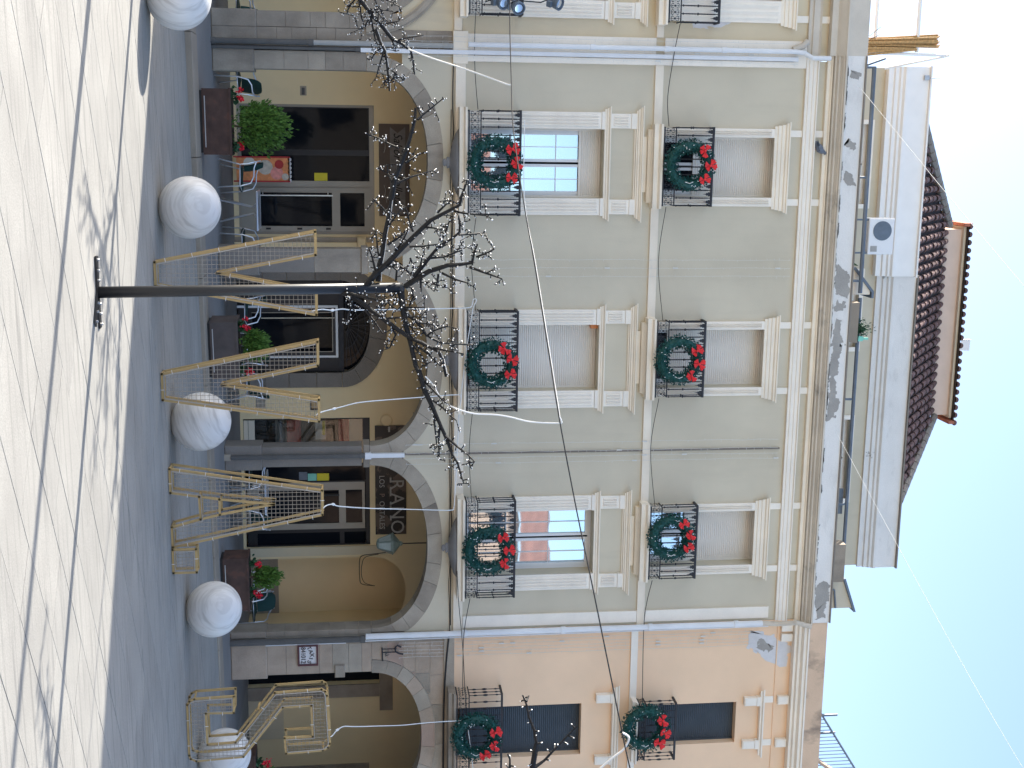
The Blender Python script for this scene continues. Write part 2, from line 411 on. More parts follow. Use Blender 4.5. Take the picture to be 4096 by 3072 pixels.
def arch_ring(parent, c, a, r, lo, hi, n, mats, seed, ring=.29, y0=-.014, y1=.40):
    rg = random.Random(seed)
    cuts = [math.pi*i/n for i in range(n+1)]
    for i in range(1, n): cuts[i] += rg.uniform(-.035, .035)
    for i in range(n):
        t0, t1 = cuts[i]+.0022, cuts[i+1]-.0022
        k = 6
        ins = [arch_pt(t0+(t1-t0)*j/k, c, a, r) for j in range(k+1)]
        ext = [arch_pt(t0+(t1-t0)*j/k, c, a+ring, r+ring) for j in range(k+1)]
        ext = [(min(max(x, lo), hi), z) for x, z in ext]
        poly = [(x, z) for x, z in ins]+ext[::-1]
        jy = rg.uniform(-.003, .003)
        MB().prism(poly, y0+jy, y1).build('voussoir', rg.choice(mats), parent)
def spandrel(mb, x0, x1, z0, z1, c, a, r, y, y1=None, n=10, mid=None):
    """wall between two heights, cut by the extrados of one arch"""
    xs = [x0+(x1-x0)*i/n for i in range(n+1)]
    def lo(x):
        h = arch_z(x, c, a, r)
        return z0 if h is None else min(max(z0, h), z1)
    made = False
    for p, q in zip(xs, xs[1:]):
        zp0, zq0 = lo(p+1e-5), lo(q-1e-5)
        if zp0 >= z1-1e-4 and zq0 >= z1-1e-4: continue
        mb.add([(p, y, zp0), (q, y, zq0), (q, y, z1), (p, y, z1)], [(0, 1, 2, 3)]); made = True
    return made
def pier(parent, x0, x1, blocks, mats, seed, plinth=.05, ph=.74, y0=-.02, y1=.40):
    rg = random.Random(seed)
    MB().cbox(x0-plinth, x1+plinth, y0-.04, y1+.02, 0, blocks[0]-.001, .02).build('plinth', mats[0], parent)
    for a, b in zip(blocks, blocks[1:]):
        j = rg.uniform(-.003, .003)
        MB().cbox(x0, x1, y0+j, y1, a+.0015, b-.0015, .004).build('stone_block', rg.choice(mats), parent)
CORN = [(0, 0), (-.05, 0), (-.05, .03), (-.08, .045), (-.08, .07), (-.115, .085), (-.115, .11), (0, .115)]
def fluted(parent, x0, x1, z0, z1, n=4, m='trim_white', name='jamb', y=0.0):
    b = MB().box(x0, x1, y-.045, y+.01, z0, z1); w = (x1-x0-.06)/n
    for i in range(n):
        a = x0+.03+w*i
        b.add([(a+w*.12, y-.047, z0+.06), (a+w*.5, y-.075, z0+.06), (a+w*.88, y-.047, z0+.06), (a+w*.12, y-.047, z1-.06), (a+w*.5, y-.075, z1-.06), (a+w*.88, y-.047, z1-.06)],
              [(0, 1, 4, 3), (1, 2, 5, 4), (0, 2, 1), (3, 4, 5)])
    return b.build(name, m, parent)
def window_unit(parent, x0, x1, z0, z1, blind=0.0, y=.36, glassm='glass_bright', closed=False, bars=(2, 3), shutter='shutter', frame='frame_white', ajar=0.0, door=True):
    """two-leaf window; blind = height of the roller shutter that hangs down from the head"""
    f = MB(); d = .05; t = .06
    f.box(x0, x0+t, y, y+d, z0, z1).box(x1-t, x1, y, y+d, z0, z1).box(x0+t, x1-t, y, y+d, z1-t, z1).box(x0+t, x1-t, y, y+d, z0, z0+t)
    fr = f.build('window', frame, parent)
    mid = (x0+x1)/2; zt = z1-blind
    if not closed:
        for a, b in ((x0+t, mid-.02), (mid+.02, x1-t)):
            s = MB(); u = .055
            s.box(a, a+u, y-.012, y+.03, z0+t, z1-t).box(b-u, b, y-.012, y+.03, z0+t, z1-t).box(a+u, b-u, y-.012, y+.03, z0+t, z0+t+u).box(a+u, b-u, y-.012, y+.03, z1-t-u, z1-t)
            nx, nz = bars
            for i in range(1, nx): xx = a+(b-a)*i/nx; s.box(xx-.008, xx+.008, y+.004, y+.02, z0+t+u, z1-t-u)
            for i in range(1, nz): zz = z0+(z1-z0)*i/nz; s.box(a+u, b-u, y+.002, y+.018, zz-.008, zz+.008)
            s.build('sash', frame, fr)
            MB().box(a+u-.005, b-u+.005, y+.022, y+.028, z0+t+u-.005, z1-t-u+.005).build('pane', glassm, fr)
        MB().box(x0, x1, y+.3, y+.32, z0, z1).build('curtain_backing', 'dark_interior', fr)
    if blind > 0:
        s = MB(); zz = z1-.005; pitch = .042; yb = y-.035
        while zz-pitch > zt:
            s.add([(x0+.01, yb, zz), (x1-.01, yb, zz), (x1-.01, yb-.010, zz-pitch*.5), (x0+.01, yb-.010, zz-pitch*.5), (x1-.01, yb, zz-pitch+.004), (x0+.01, yb, zz-pitch+.004), (x1-.01, yb+.006, zz-pitch), (x0+.01, yb+.006, zz-pitch)],
                  [(3, 2, 1, 0), (5, 4, 2, 3), (7, 6, 4, 5)])
            zz -= pitch
        s.box(x0+.01, x1-.01, yb-.014, yb+.012, zz-.05, zz-.004)
        s.build('roller_shutter', shutter, fr)
        MB().box(x0, x0+.035, yb-.02, y, z0, z1).build('shutter_guide', shutter, fr); MB().box(x1-.035, x1, yb-.02, y, z0, z1).build('shutter_guide', shutter, fr)
    return fr
SCROLL = None
def scroll_panel(mb, x0, x1, z0, z1, y):
    """wrought-iron strip of opposed C scrolls"""
    n = max(1, round((x1-x0)/.115)); w = (x1-x0)/n; h = z1-z0
    for i in range(n):
        cx = x0+w*(i+.5)
        for sz in (0, 1):
            zc = z0+h*(.28 if sz == 0 else .72)
            for sg in (-1, 1):
                pts = []
                for k in range(8):
                    t = k/7*1.5*math.pi; rr = w*.24*(1-.45*k/7)
                    pts.append((cx+sg*(w*.24-rr*math.cos(t)*1.0)*.95, y, zc+(rr*math.sin(t))*(1 if sz else -1)))
                mb.tube(pts, .006, 4, cap=False)
        mb.tube([(cx, y, z0), (cx, y, z1)], .005, 4, cap=False)
        mb.box(cx-.016, cx+.016, y-.006, y+.006, z0+h*.5-.016, z0+h*.5+.016)
BAL = {}
def balcony(parent, x0, x1, zs, h, proj, style='twist', th=.14, name='balcony', m='trim', lat=.22, curved=False):
    """slab with a moulded edge, and an iron railing: scroll strip, balusters, points under the hand rail"""
    s = MB().mould(x0, x1, [(0, zs), (-proj+.06, zs), (-proj+.06, zs+th*.55), (-proj+.03, zs+th*.62), (-proj, zs+th*.75), (-proj, zs+th), (0, zs+th)], ret=False)
    sl = s.build(name, m, parent)
    y = -proj+.05; z0 = zs+th+.03; z1 = zs+th+h; a, b = x0+.06, x1-.06
    def frame(zz, w=.014, hh=.014, nm='rail'):
        MB().box(a-w, b+w, y-w, y+w, zz-hh, zz+hh).box(a-w, a+w, y+w, -.0, zz-hh, zz+hh).box(b-w, b+w, y+w, -.0, zz-hh, zz+hh).build(nm, 'iron', sl)
    frame(z1, .018, .02, 'hand_rail'); frame(z0, .012, .012, 'bottom_rail'); frame(z0+lat, .010, .010, 'scroll_rail')
    sc = MB(); scroll_panel(sc, a, b, z0, z0+lat, y)
    for xx in (a, b):
        k = MB(); scroll_panel(k, 0, proj-.05, z0, z0+lat, 0)
        sc.add([(xx, y+v[0], v[2]) for v in k.v], k.f)
    sc.build('scroll_strip', 'iron', sl)
    key = (round(h, 2), round(lat, 2), style)
    hh = z1-(z0+lat)
    if key not in BAL:
        if style == 'twist':
            pr = [(.009, 0), (.009, .03), (.02, .035), (.02, .05), (.010, .055), (.010, .10)]
            n = int((hh*.42-.10)/.028)
            for i in range(n): pr += [(.014, .10+i*.028+.008), (.009, .10+i*.028+.022)]
            q = hh*.42
            pr += [(.011, q), (.024, q+.012), (.024, q+.026), (.011, q+.04)]
            n = int((hh-q-.10)/.028)
            for i in range(n): pr += [(.014, q+.05+i*.028+.008), (.009, q+.05+i*.028+.022)]
            pr += [(.010, hh)]
        else:
            pr = [(.008, 0), (.008, hh*.12), (.018, hh*.16), (.018, hh*.2), (.008, hh*.26), (.008, hh*.5-.06), (.022, hh*.5-.02), (.024, hh*.5), (.022, hh*.5+.02), (.008, hh*.5+.06), (.008, hh*.8), (.018, hh*.84), (.008, hh*.9), (.008, hh)]
        BAL[key] = MB().lathe(pr, (0, 0, 0), 6)
        BAL[key] = (pr, None)
    pr, me = BAL[key]
    n = max(2, round((b-a)/.148)); first = None
    spots = [(a+(b-a)*i/n, y) for i in range(n+1)]
    ns = max(1, round((proj-.05)/.16))
    spots += [(xx, y+(proj-.05)*k/ns) for xx in (a, b) for k in range(1, ns+1) if k < ns]
    for (xx, yy) in spots:
        if me is None:
            o = MB().lathe(pr, (0, 0, 0), 6).build('baluster', 'iron', sl, origin=None); me = o.data
            # lathe was written about the world origin: undo the parent shift
            w = worg(sl)
            for v in me.vertices: v.co += w
            BAL[key] = (pr, me)
        else:
            o = bpy.data.objects.new('baluster', me); col.objects.link(o); o.parent = sl
        o.location = Vector((xx, yy, z0+lat))-worg(sl)
    if style == 'twist':
        pt = MB(); w = (b-a)/n
        for i in range(n):
            cx = a+w*(i+.5); zt = z1-.02
            pt.prism([(cx-.034, zt), (cx-.040, zt-.035), (cx-.018, zt-.055), (cx-.030, zt-.07), (cx-.008, zt-.085), (cx, zt-.15), (cx+.008, zt-.085), (cx+.030, zt-.07), (cx+.018, zt-.055), (cx+.040, zt-.035), (cx+.034, zt)], y-.006, y+.006)
        pt.build('pointed_crest', 'iron', sl)
    return sl
def dish(parent, xc, zt, w, y):
    """shallow stone bowl with a turned drop that carries the balcony"""
    MB().lathe([(.01, -.30), (.055, -.29), (.075, -.255), (.05, -.235), (.10, -.215), (.11, -.19), (.085, -.175), (.20, -.15), (.38, -.11), (.53, -.06), (.62, 0)], (xc, y, zt), 20, w/1.24, .30).build('balcony_bowl', 'dish_grey', parent, smooth=True)
def surround_first(parent, xl, xr, ol, or_, z0, m='trim_white'):
    """fluted jambs, lower cornice, frieze blocks and upper cornice round a first-floor window"""
    fluted(parent, xl, ol, z0, 7.13); fluted(parent, or_, xr, z0, 7.13)
    MB().box(xl-.012, ol+.004, -.06, .01, 7.135, 7.19).build('jamb_cap', m, parent); MB().box(or_-.004, xr+.012, -.06, .01, 7.135, 7.19).build('jamb_cap', m, parent)
    MB().mould(xl, xr, [(0, 7.19), (-.06, 7.19), (-.06, 7.225), (-.075, 7.235), (-.075, 7.26), (-.11, 7.285), (-.11, 7.305), (0, 7.31)]).build('window_cornice', 'trim', parent)
    for a, b in ((xl+.02, ol-.02), (or_+.02, xr-.02)):
        fluted(parent, a, b, 7.31, 7.70, 4, m, 'frieze_block'); MB().box(a-.006, b+.006, -.06, .01, 7.703, 7.80).build('block_cap', m, parent)
    MB().mould(xl+.02, xr-.02, [(0, 7.80), (-.06, 7.80), (-.06, 7.82), (-.085, 7.835), (-.085, 7.86), (-.12, 7.88), (-.12, 7.90), (-.15, 7.905), (-.15, 7.925), (0, 7.93)]).build('window_cornice', 'trim', parent)
    MB().box(ol-.02, or_+.02, -.03, .01, 7.77, 7.795).build('frieze_fillet', 'trim', parent)
def surround_second(parent, xl, xr, ol, or_, z0, m='trim_white'):
    fluted(parent, xl, ol, z0, 10.50, 3); fluted(parent, or_, xr, z0, 10.50, 3)
    MB().mould(xl, xr, [(0, 10.50), (-.05, 10.50), (-.05, 10.56), (-.065, 10.565), (-.065, 10.63), (-.08, 10.64), (-.08, 10.70), (-.11, 10.72), (-.11, 10.76), (-.135, 10.765), (-.135, 10.79), (0, 10.80)]).build('window_cornice', 'trim', parent)
    for a, b in ((xl+.02, xl+.145), (xr-.145, xr-.02)):
        MB().box(a, b, -.03, .01, 10.80, 11.045).build('frieze_strip', m, parent); MB().box(a, b, -.03, .01, 11.275, 11.46).build('frieze_strip', m, parent)

# ================================================================ the grey house
GX0, GX1 = -1.50, 9.72
grey = empty('town_house', ((GX0+GX1)/2, 0, 0), 'grey plastered three-storey arcaded town house with white window surrounds and tiled penthouse roof', 'building')
BAYS = [(.455, 1.62), (4.20, 1.68), (7.945, 1.675)]
# ground-floor wall above the arches
w = MB()
lims = [(GX0, 2.30), (2.30, 6.10), (6.10, GX1)]
for (c, a), (lo, hi) in zip(BAYS, lims):
    spandrel(w, lo, hi, 3.40, 4.38, c, a+.27, 1.12+.27, 0.0, n=60)
ST1, ST2 = 4.38, 8.13
F1 = [(-.18, 1.11, 4.57, 7.20), (3.53, 4.83, 4.57, 7.20), (7.26, 8.59, 4.57, 7.20)]
F2 = [(-.065, 1.07, 8.27, 10.62), (3.64, 4.80, 8.27, 10.62), (7.35, 8.50, 8.27, 10.62)]
wall_holes(w, GX0, GX1, 4.38, 11.76, F1+F2, 0.0, .46)
w.add([(GX0, 0, 11.76), (GX1, 0, 11.76), (GX1, .35, 11.76), (GX0, .35, 11.76)], [(0, 1, 2, 3)])
w.build('wall', 'grey_plaster', grey)
for i, ((c, a), (lo, hi)) in enumerate(zip(BAYS, lims)):
    arch_ring(grey, c, a, 1.12, max(lo, -1.46)+.003, min(hi, 9.70)-.003, (11, 10, 11)[i], ['granite_pale', 'granite', 'granite_pale'], 20+i)
pier(grey, -1.49, -1.165, [.74, 1.27, 1.70, 2.01, 2.33, 2.75], ['granite', 'granite', 'granite_pale'], 3)
pier(grey, 2.08, 2.52, [.74, 1.75, 2.62], ['granite_dark', 'granite'], 4)
pier(grey, 5.88, 6.27, [.70, 2.60], ['granite_dark'], 5)
pier(grey, 9.62, 9.72, [.70, 1.05, 1.32, 1.62, 1.92, 2.23, 2.5, 2.75], ['granite'], 6, plinth=.02)
for xa, xb in ((2.05, 2.55), (5.85, 6.30)):
    MB().cbox(xa, xb, -.05, .42, 2.62, 2.745, .015).build('impost', 'granite', grey)
# back of the arches, up to the vault
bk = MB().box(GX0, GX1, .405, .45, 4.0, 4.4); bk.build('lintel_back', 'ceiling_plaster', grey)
# bands and cornices
MB().mould(GX0, GX1, [(0, ST1), (-.05, ST1), (-.05, ST1+.185), (0, ST1+.19)], False).build('string_course', 'trim', grey)
MB().mould(GX0, GX1, [(0, ST2), (-.045, ST2), (-.045, ST2+.155), (0, ST2+.16)], False).build('string_course', 'trim', grey)
for (a, b, c, d) in F1:
    xc = (a+b)/2
    MB().box(xc-.52, xc+.52, -.04, .01, 7.94, 8.125).box(xc-.50, xc+.50, -.055, -.04, 8.02, 8.05).build('apron_panel', 'trim', grey)
MB().mould(GX0-.1, GX1, [(0, 11.05), (-.06, 11.05), (-.06, 11.10), (-.075, 11.105), (-.075, 11.18), (-.09, 11.185), (-.09, 11.25), (-.12, 11.26), (-.12, 11.28), (0, 11.285)], False).build('architrave', 'trim_white', grey)
MB().mould(GX0-.1, GX1, [(0, 11.46), (-.07, 11.46), (-.07, 11.53), (-.10, 11.535), (-.10, 11.56), (0, 11.565)], False).build('frieze_band', 'trim', grey)
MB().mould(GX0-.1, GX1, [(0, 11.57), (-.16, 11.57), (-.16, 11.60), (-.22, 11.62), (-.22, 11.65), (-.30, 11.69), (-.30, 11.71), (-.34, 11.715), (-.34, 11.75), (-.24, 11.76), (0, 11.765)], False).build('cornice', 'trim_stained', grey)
MB().box(GX0-.1, GX1, -.27, .0, 11.76, 12.12).build('parapet', 'parapet', grey)
MB().box(GX0-.1, GX1, -.30, .04, 12.122, 12.15).build('coping', 'granite_dark', grey)
MB().box(GX0, GX1, .0, 3.5, 11.80, 11.90).build('terrace_floor', 'granite_dark', grey)
# windows of the two upper floors
window_unit(grey, -.18, 1.11, 4.60, 7.20, blind=.42)
window_unit(grey, 3.53, 4.83, 4.60, 7.20, blind=2.48, closed=True)
window_unit(grey, 7.26, 8.59, 4.60, 7.20)
window_unit(grey, -.065, 1.07, 8.30, 10.62, blind=1.60, glassm='glass_dark', bars=(1, 2))
window_unit(grey, 3.64, 4.80, 8.30, 10.62, blind=1.95, glassm='glass_dark', bars=(1, 2))
window_unit(grey, 7.35, 8.50, 8.30, 10.62, blind=1.45, bars=(1, 2))
MB().box(3.53, 3.63, .14, .30, 7.06, 7.20).build('shutter_box', 'poster_orange', grey)
for (a, b, c, d), (l, r) in zip(F1, ((-.49, 1.425), (3.235, 5.17), (6.96, 8.91))):
    surround_first(grey, l, r, a, b, 4.57)
for (a, b, c, d), (l, r) in zip(F2, ((-.23, 1.24), (3.48, 4.965), (7.19, 8.68))):
    surround_second(grey, l, r, a, b, 8.29)
BALC = {}
for key, (x0, x1) in (('a', (-.54, 1.47)), ('b', (3.17, 5.19)), ('c', (6.88, 8.95))):
    BALC[key] = balcony(grey, x0, x1, 4.43, .98, .46); dish(grey, (x0+x1)/2, 4.428, 1.24, -.2)
for key, (x0, x1) in (('d', (-.29, 1.28)), ('e', (3.39, 4.98)), ('f', (7.10, 8.71))):
    BALC[key] = balcony(grey, x0, x1, 8.10, .97, .34, th=.16, lat=.22)
    MB().mould(x0+.10, x1-.10, [(0, 8.02), (-.10, 8.02), (-.14, 8.06), (-.20, 8.097), (0, 8.098)], False).build('balcony_bed', 'trim', grey)
# pilaster strip and rain pipes between the cream and the grey house
for za, zb_ in ((4.575, 8.125), (8.295, 11.045)): MB().box(-1.86, -1.365, -.05, .01, za, zb_).build('pilaster', 'trim_white', grey)
MB().box(-1.90, -1.32, -.10, .01, 4.33, 4.60).build('pilaster_base', 'trim', grey)
def pipe(parent, x, y, r, z0, z1, m, name='rain_pipe', collars=()):
    b = MB().tube([(x, y, z0), (x, y, z1)], r, 12)
    for z in collars: b.lathe([(r*1.02, -.05), (r*1.22, -.045), (r*1.22, .045), (r*1.02, .05)], (x, y, z), 12)
    return b.build(name, m, parent, smooth=False)
pipe(grey, -1.635, -.11, .05, 0, 1.78, 'pipe_dark', collars=(.02, 1.76)); pipe(grey, -1.635, -.11, .045, 1.80, 4.33, 'pipe_grey', collars=(4.2,))
pipe(grey, -1.66, -.16, .045, 4.60, 10.8, 'pipe_white', collars=(6.9, 8.3, 9.4))
MB().tube([(-1.66, -.16, 10.8), (-1.64, -.16, 10.95), (-1.55, -.2, 11.1), (-1.55, -.2, 11.46)], .045, 10).build('rain_pipe', 'pipe_white', grey)
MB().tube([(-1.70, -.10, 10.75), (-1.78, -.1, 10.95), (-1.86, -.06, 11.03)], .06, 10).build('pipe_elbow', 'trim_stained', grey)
pipe(grey, -1.535, -.08, .036, 0, 2.64, 'pipe_dark', collars=(2.6,))
MB().box(-1.56, -1.485, -.12, -.04, 2.65, 10.86).build('cable_duct', 'pipe_white', grey)
MB().box(-1.47, -1.37, -.085, -.05, 4.60, 10.8).build('corner_trim', 'trim_white', grey)
pipe(grey, 6.055, -.08, .045, .12, 2.66, 'pipe_dark', collars=(2.6,))
MB().box(6.02, 6.10, -.10, .0, 2.66, 3.42).box(6.0, 6.12, -.12, 0, 2.66, 2.78).build('cable_duct', 'pipe_white', grey)
MB().box(5.99, 6.11, -.10, .02, 0, .12).build('pipe_shoe', 'granite_pale', grey)
MB().box(6.045, 6.075, -.03, .005, 3.42, 10.95).build('joint_cover', 'pipe_brown', grey)
pipe(grey, 9.79, -.12, .062, 0, 2.62, 'pipe_dark', collars=(2.58,)); pipe(grey, 9.74, -.13, .058, 2.64, 10.75, 'pipe_white', collars=(4.6, 6.6, 8.4, 10.2))
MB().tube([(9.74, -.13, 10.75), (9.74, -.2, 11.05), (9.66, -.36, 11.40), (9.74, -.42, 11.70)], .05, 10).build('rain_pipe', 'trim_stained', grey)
MB().box(9.84, 9.90, -.06, .01, .68, 2.25).build('cable_duct', 'pipe_white', grey)
MB().tube([(9.87, -.04, 2.25), (9.86, -.05, 3), (9.85, -.06, 4.3), (9.83, -.08, 10.9)], .014, 6).build('cable_conduit', 'pipe_white', grey)
for za, zb_ in ((4.575, 8.125), (8.295, 10.9)): MB().box(9.42, 9.66, -.041, .01, za, zb_).build('pilaster', 'trim_white', grey)

def patch(parent, pts, y, m, seed, name='plaster_patch', amp=.035):
    """irregular area where the coat has come away or been made good, a couple of millimetres proud"""
    rg = random.Random(seed); out = []
    n = len(pts)
    for i in range(n):
        a, b = Vector(pts[i]), Vector(pts[(i+1) % n]); k = max(3, int((b-a).length/.022)); w0 = w1_ = 0.0
        for j in range(k):
            if j % 4 == 0: w0, w1_ = rg.uniform(-amp, amp), rg.uniform(-amp, amp)
            q = a+(b-a)*(j/k); out.append((q.x+w0+rg.uniform(-amp, amp)*.28, q.y+w1_+rg.uniform(-amp, amp)*.28))
    MB().prism(out, y-.003, y).build(name, m, parent)
PP = -.272
patch(grey, [(-1.33, 11.84), (-1.2, 11.83), (-1.15, 12.02), (-1.28, 12.05)], PP, 'bare_render', 1, amp=.02)
patch(grey, [(-.1, 11.86), (.1, 11.83), (.12, 12.03), (-.02, 12.0)], PP, 'bare_render', 2)
patch(grey, [(.55, 11.86), (.7, 11.82), (.82, 11.9), (.8, 12.06), (.62, 12.0)], PP, 'bare_render', 3)
patch(grey, [(2.30, 11.80), (2.75, 11.80), (2.95, 11.82), (2.98, 12.08), (2.6, 12.06), (2.42, 12.0)], PP, 'bare_render', 4)
patch(grey, [(3.05, 11.82), (3.25, 11.84), (3.22, 12.04), (3.1, 12.02)], PP, 'bare_render', 5)
patch(grey, [(3.35, 11.84), (4.1, 11.80), (4.6, 11.80), (5.0, 11.81), (5.45, 11.80), (5.4, 11.95), (5.1, 12.02), (4.7, 11.92), (4.2, 11.97), (3.8, 12.02), (3.4, 11.97)], PP, 'bare_render', 6)
patch(grey, [(8.82, 11.98), (8.95, 11.82), (9.3, 11.79), (9.62, 11.84), (9.6, 12.02), (9.2, 12.07), (8.9, 12.08)], PP, 'bare_render', 7)
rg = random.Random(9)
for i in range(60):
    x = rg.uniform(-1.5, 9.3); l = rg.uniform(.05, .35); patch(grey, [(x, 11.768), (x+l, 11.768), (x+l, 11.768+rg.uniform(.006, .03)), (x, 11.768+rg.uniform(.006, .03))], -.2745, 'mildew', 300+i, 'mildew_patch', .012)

# ---------------------------------------------------------------- inside the arcade (back wall at y = 3.2)
YB = 3.2
D1 = (-.62, 2.06, .10, 2.92); D2 = (3.03, 5.03, .0, 2.23); W2 = (6.04, 6.95, .06, 2.78); D3 = (7.05, 8.95, .06, 2.77); NI = (9.22, 11.0, .0, 2.7)
bw = MB(); wall_holes(bw, GX0, 9.22, 0, 4.08, [D1, (3.03, 5.03, 0, 2.82), W2, D3], YB, .35)
spandrel(bw, 9.22, 10.9, 2.75, 4.08, 10.04, .82, .80, YB, n=40)
bw.build('arcade_back_wall', 'ochre_wall', grey)
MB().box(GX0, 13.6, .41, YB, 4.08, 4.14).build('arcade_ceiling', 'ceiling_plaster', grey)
MB().box(9.22, 11.3, 4.3, 4.36, 0, 4.1).build('niche_wall', 'ochre_wall', grey)
MB().box(9.22, 11.3, 4.27, 4.30, 0, .66).build('dado', 'granite', grey)
MB().box(9.17, 9.219, YB+.002, 4.3, 0, 4.07).build('niche_jamb', 'ochre_wall', grey); MB().box(9.22, 11.3, YB+.01, 4.3, 3.9, 4.07).build('niche_head', 'ceiling_plaster', grey)
for a_, b_ in ((D1[0], D1[1]), (D3[0], D3[1])): MB().box(a_-.05, b_+.05, YB+.352, YB+.37, -.02, 3.0).build('shop_interior', 'dark_interior', grey)
MB().box(8.96, 9.16, YB-.03, YB, 0, 3.2).build('door_pilaster', 'cream_plaster', grey)
# transverse arch ribs on the piers
for xa, xb in ((2.14, 2.46), (5.93, 6.23)):
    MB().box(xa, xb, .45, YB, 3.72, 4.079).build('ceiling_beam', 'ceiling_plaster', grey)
MB().cbox(2.10, 2.50, YB-.22, YB, 2.55, 2.74, .03).box(2.22, 2.50, YB-.12, YB, 0, 2.55).build('wall_pilaster', 'ochre_wall', grey)
MB().box(2.12, 2.22, YB-.05, YB, 0, 2.9).build('door_strip', 'granite_pale', grey)
MB().box(-.99, -.80, YB-.012, YB, 1.41, 1.54).build('vent_plate', 'granite_pale', grey); MB().box(-.957, -.813, YB-.02, YB-.012, 1.443, 1.505).build('vent_grille', 'pipe_dark', grey)
# shop front in the first bay: wide fixed light, narrow opening, glazed door with a light above
f = MB(); x0, x1, z0, z1 = D1; y = YB+.05
f.box(x0, x0+.05, y, y+.08, z0, z1).box(x1-.05, x1, y, y+.08, z0, z1).box(x0+.05, x1-.05, y, y+.08, z1-.10, z1).box(x0+.05, x1-.05, y, y+.08, z0, z0+.08)
f.box(.945, 1.06, y-.01, y+.09, z0+.08, z1-.10).box(1.06, 1.09, y+.01, y+.06, z0+.08, z1-.1)
sf = f.build('shop_front', 'aluminium', grey)
d = MB().box(1.09, 1.19, y-.02, y+.05, .14, 2.82).box(1.89, 2.005, y-.02, y+.05, .14, 2.82).box(1.19, 1.89, y-.02, y+.05, 2.03, 2.20).box(1.19, 1.89, y-.02, y+.05, 2.71, 2.82).box(1.19, 1.89, y-.02, y+.05, .14, .45)
d.build('door_leaf', 'aluminium', sf)
MB().tube([(1.245, y-.09, .5), (1.245, y-.09, 2.05)], .014, 8).tube([(1.245, y-.09, .6), (1.17, y-.02, .6)], .01, 6).tube([(1.245, y-.09, 1.95), (1.17, y-.02, 1.95)], .01, 6).build('door_handle', 'chrome', sf)
for z in (.7, 1.35, 1.95): MB().box(1.925, 1.96, y-.04, y-.02, z-.05, z+.05).build('hinge', 'black_frame', sf)
for a, b, c, e in ((-.57, .945, .18, 2.82), (1.19, 1.89, .45, 2.03), (1.19, 1.89, 2.20, 2.71)):
    MB().box(a, b, y+.03, y+.036, c, e).build('pane', 'glass_dark', sf)
MB().box(-.57, .42, y+.012, y+.026, .18, 2.82).box(.30, .42, y-.005, y+.012, .18, 2.82).build('sliding_frame', 'black_frame', sf)
MB().box(-.55, .30, y+.005, y+.010, .20, 2.80).build('pane', 'glass_dark', sf)
MB().box(.779, .952, y+.015, y+.028, 1.67, 1.94).build('notice', 'yellow', sf)
# stone portal with fanlight in the second bay
def portal(parent, c, wi, wo, zs, ri, ro, y, m):
    for s in (-1, 1):
        xa, xb = sorted((c+s*wi, c+s*wo)); zc = [0, .55, 1.06, 1.65, zs]
        for a, b in zip(zc, zc[1:]): MB().cbox(xa, xb, y-.05, y+.2, a+.003, b-.003, .008).build('portal_block', m, parent)
    n = 7
    for i in range(n):
        t0, t1 = math.pi*i/n+.004, math.pi*(i+1)/n-.004
        ip = [(c+wi*math.cos(t0+(t1-t0)*k/4), zs+ri*math.sin(t0+(t1-t0)*k/4)) for k in range(5)]
        ep = [(c+wo*math.cos(t0+(t1-t0)*k/4), zs+ro*math.sin(t0+(t1-t0)*k/4)) for k in range(5)]
        MB().prism(ip+ep[::-1], y-.05, y+.2).build('portal_voussoir', m, parent)
portal(grey, 4.03, 1.0, 1.32, 2.2, .60, .97, YB, 'granite_dark')
fl = MB()
for i in range(15):
    t = math.pi*(i+.5)/15
    fl.tube([(4.03+.12*math.cos(t), YB+.12, 2.28+.10*math.sin(t)), (4.03+.92*math.cos(t), YB+.12, 2.24+.54*math.sin(t))], .010, 4)
for rr in (.14, .5, .75): fl.tube([(4.03+rr*math.cos(math.pi*k/14), YB+.12, 2.26+rr*.6*math.sin(math.pi*k/14)) for k in range(15)], .010, 4)
fl.box(3.03, 5.03, YB+.08, YB+.16, 2.14, 2.24)
door2 = fl.build('fanlight', 'iron', grey)
MB().box(3.0, 5.06, YB+.30, YB+.32, 0, 2.9).build('pane', 'glass_dark', door2)
for a_, b_ in ((3.03, 3.58), (4.72, 5.03)): MB().box(a_, b_, YB+.1, YB+.16, 0, 2.14).build('side_panel', 'black_frame', door2)
b = MB().box(3.58, 3.63, YB+.06, YB+.14, 0, 2.12).box(4.67, 4.715, YB+.06, YB+.14, 0, 2.12).box(3.63, 4.67, YB+.06, YB+.14, 2.07, 2.12); b.build('door_frame', 'frame_white', door2)
b = MB().box(3.63, 3.73, YB+.07, YB+.13, .02, 2.07).box(4.58, 4.67, YB+.07, YB+.13, .02, 2.07).box(3.73, 4.58, YB+.07, YB+.13, 2.0, 2.07).box(3.73, 4.58, YB+.07, YB+.13, .02, .3); b.build('door_leaf', 'black_frame', door2)
b = MB().box(3.725, 3.74, YB+.055, YB+.07, .3, 2.01).box(4.575, 4.59, YB+.055, YB+.07, .3, 2.01).box(3.74, 4.575, YB+.055, YB+.07, 1.995, 2.01); b.build('glazing_bead', 'aluminium', door2)
MB().tube([(3.84, YB+.0, .5), (3.84, YB+.0, 2.05)], .012, 6).build('door_handle', 'cream_panel', door2)
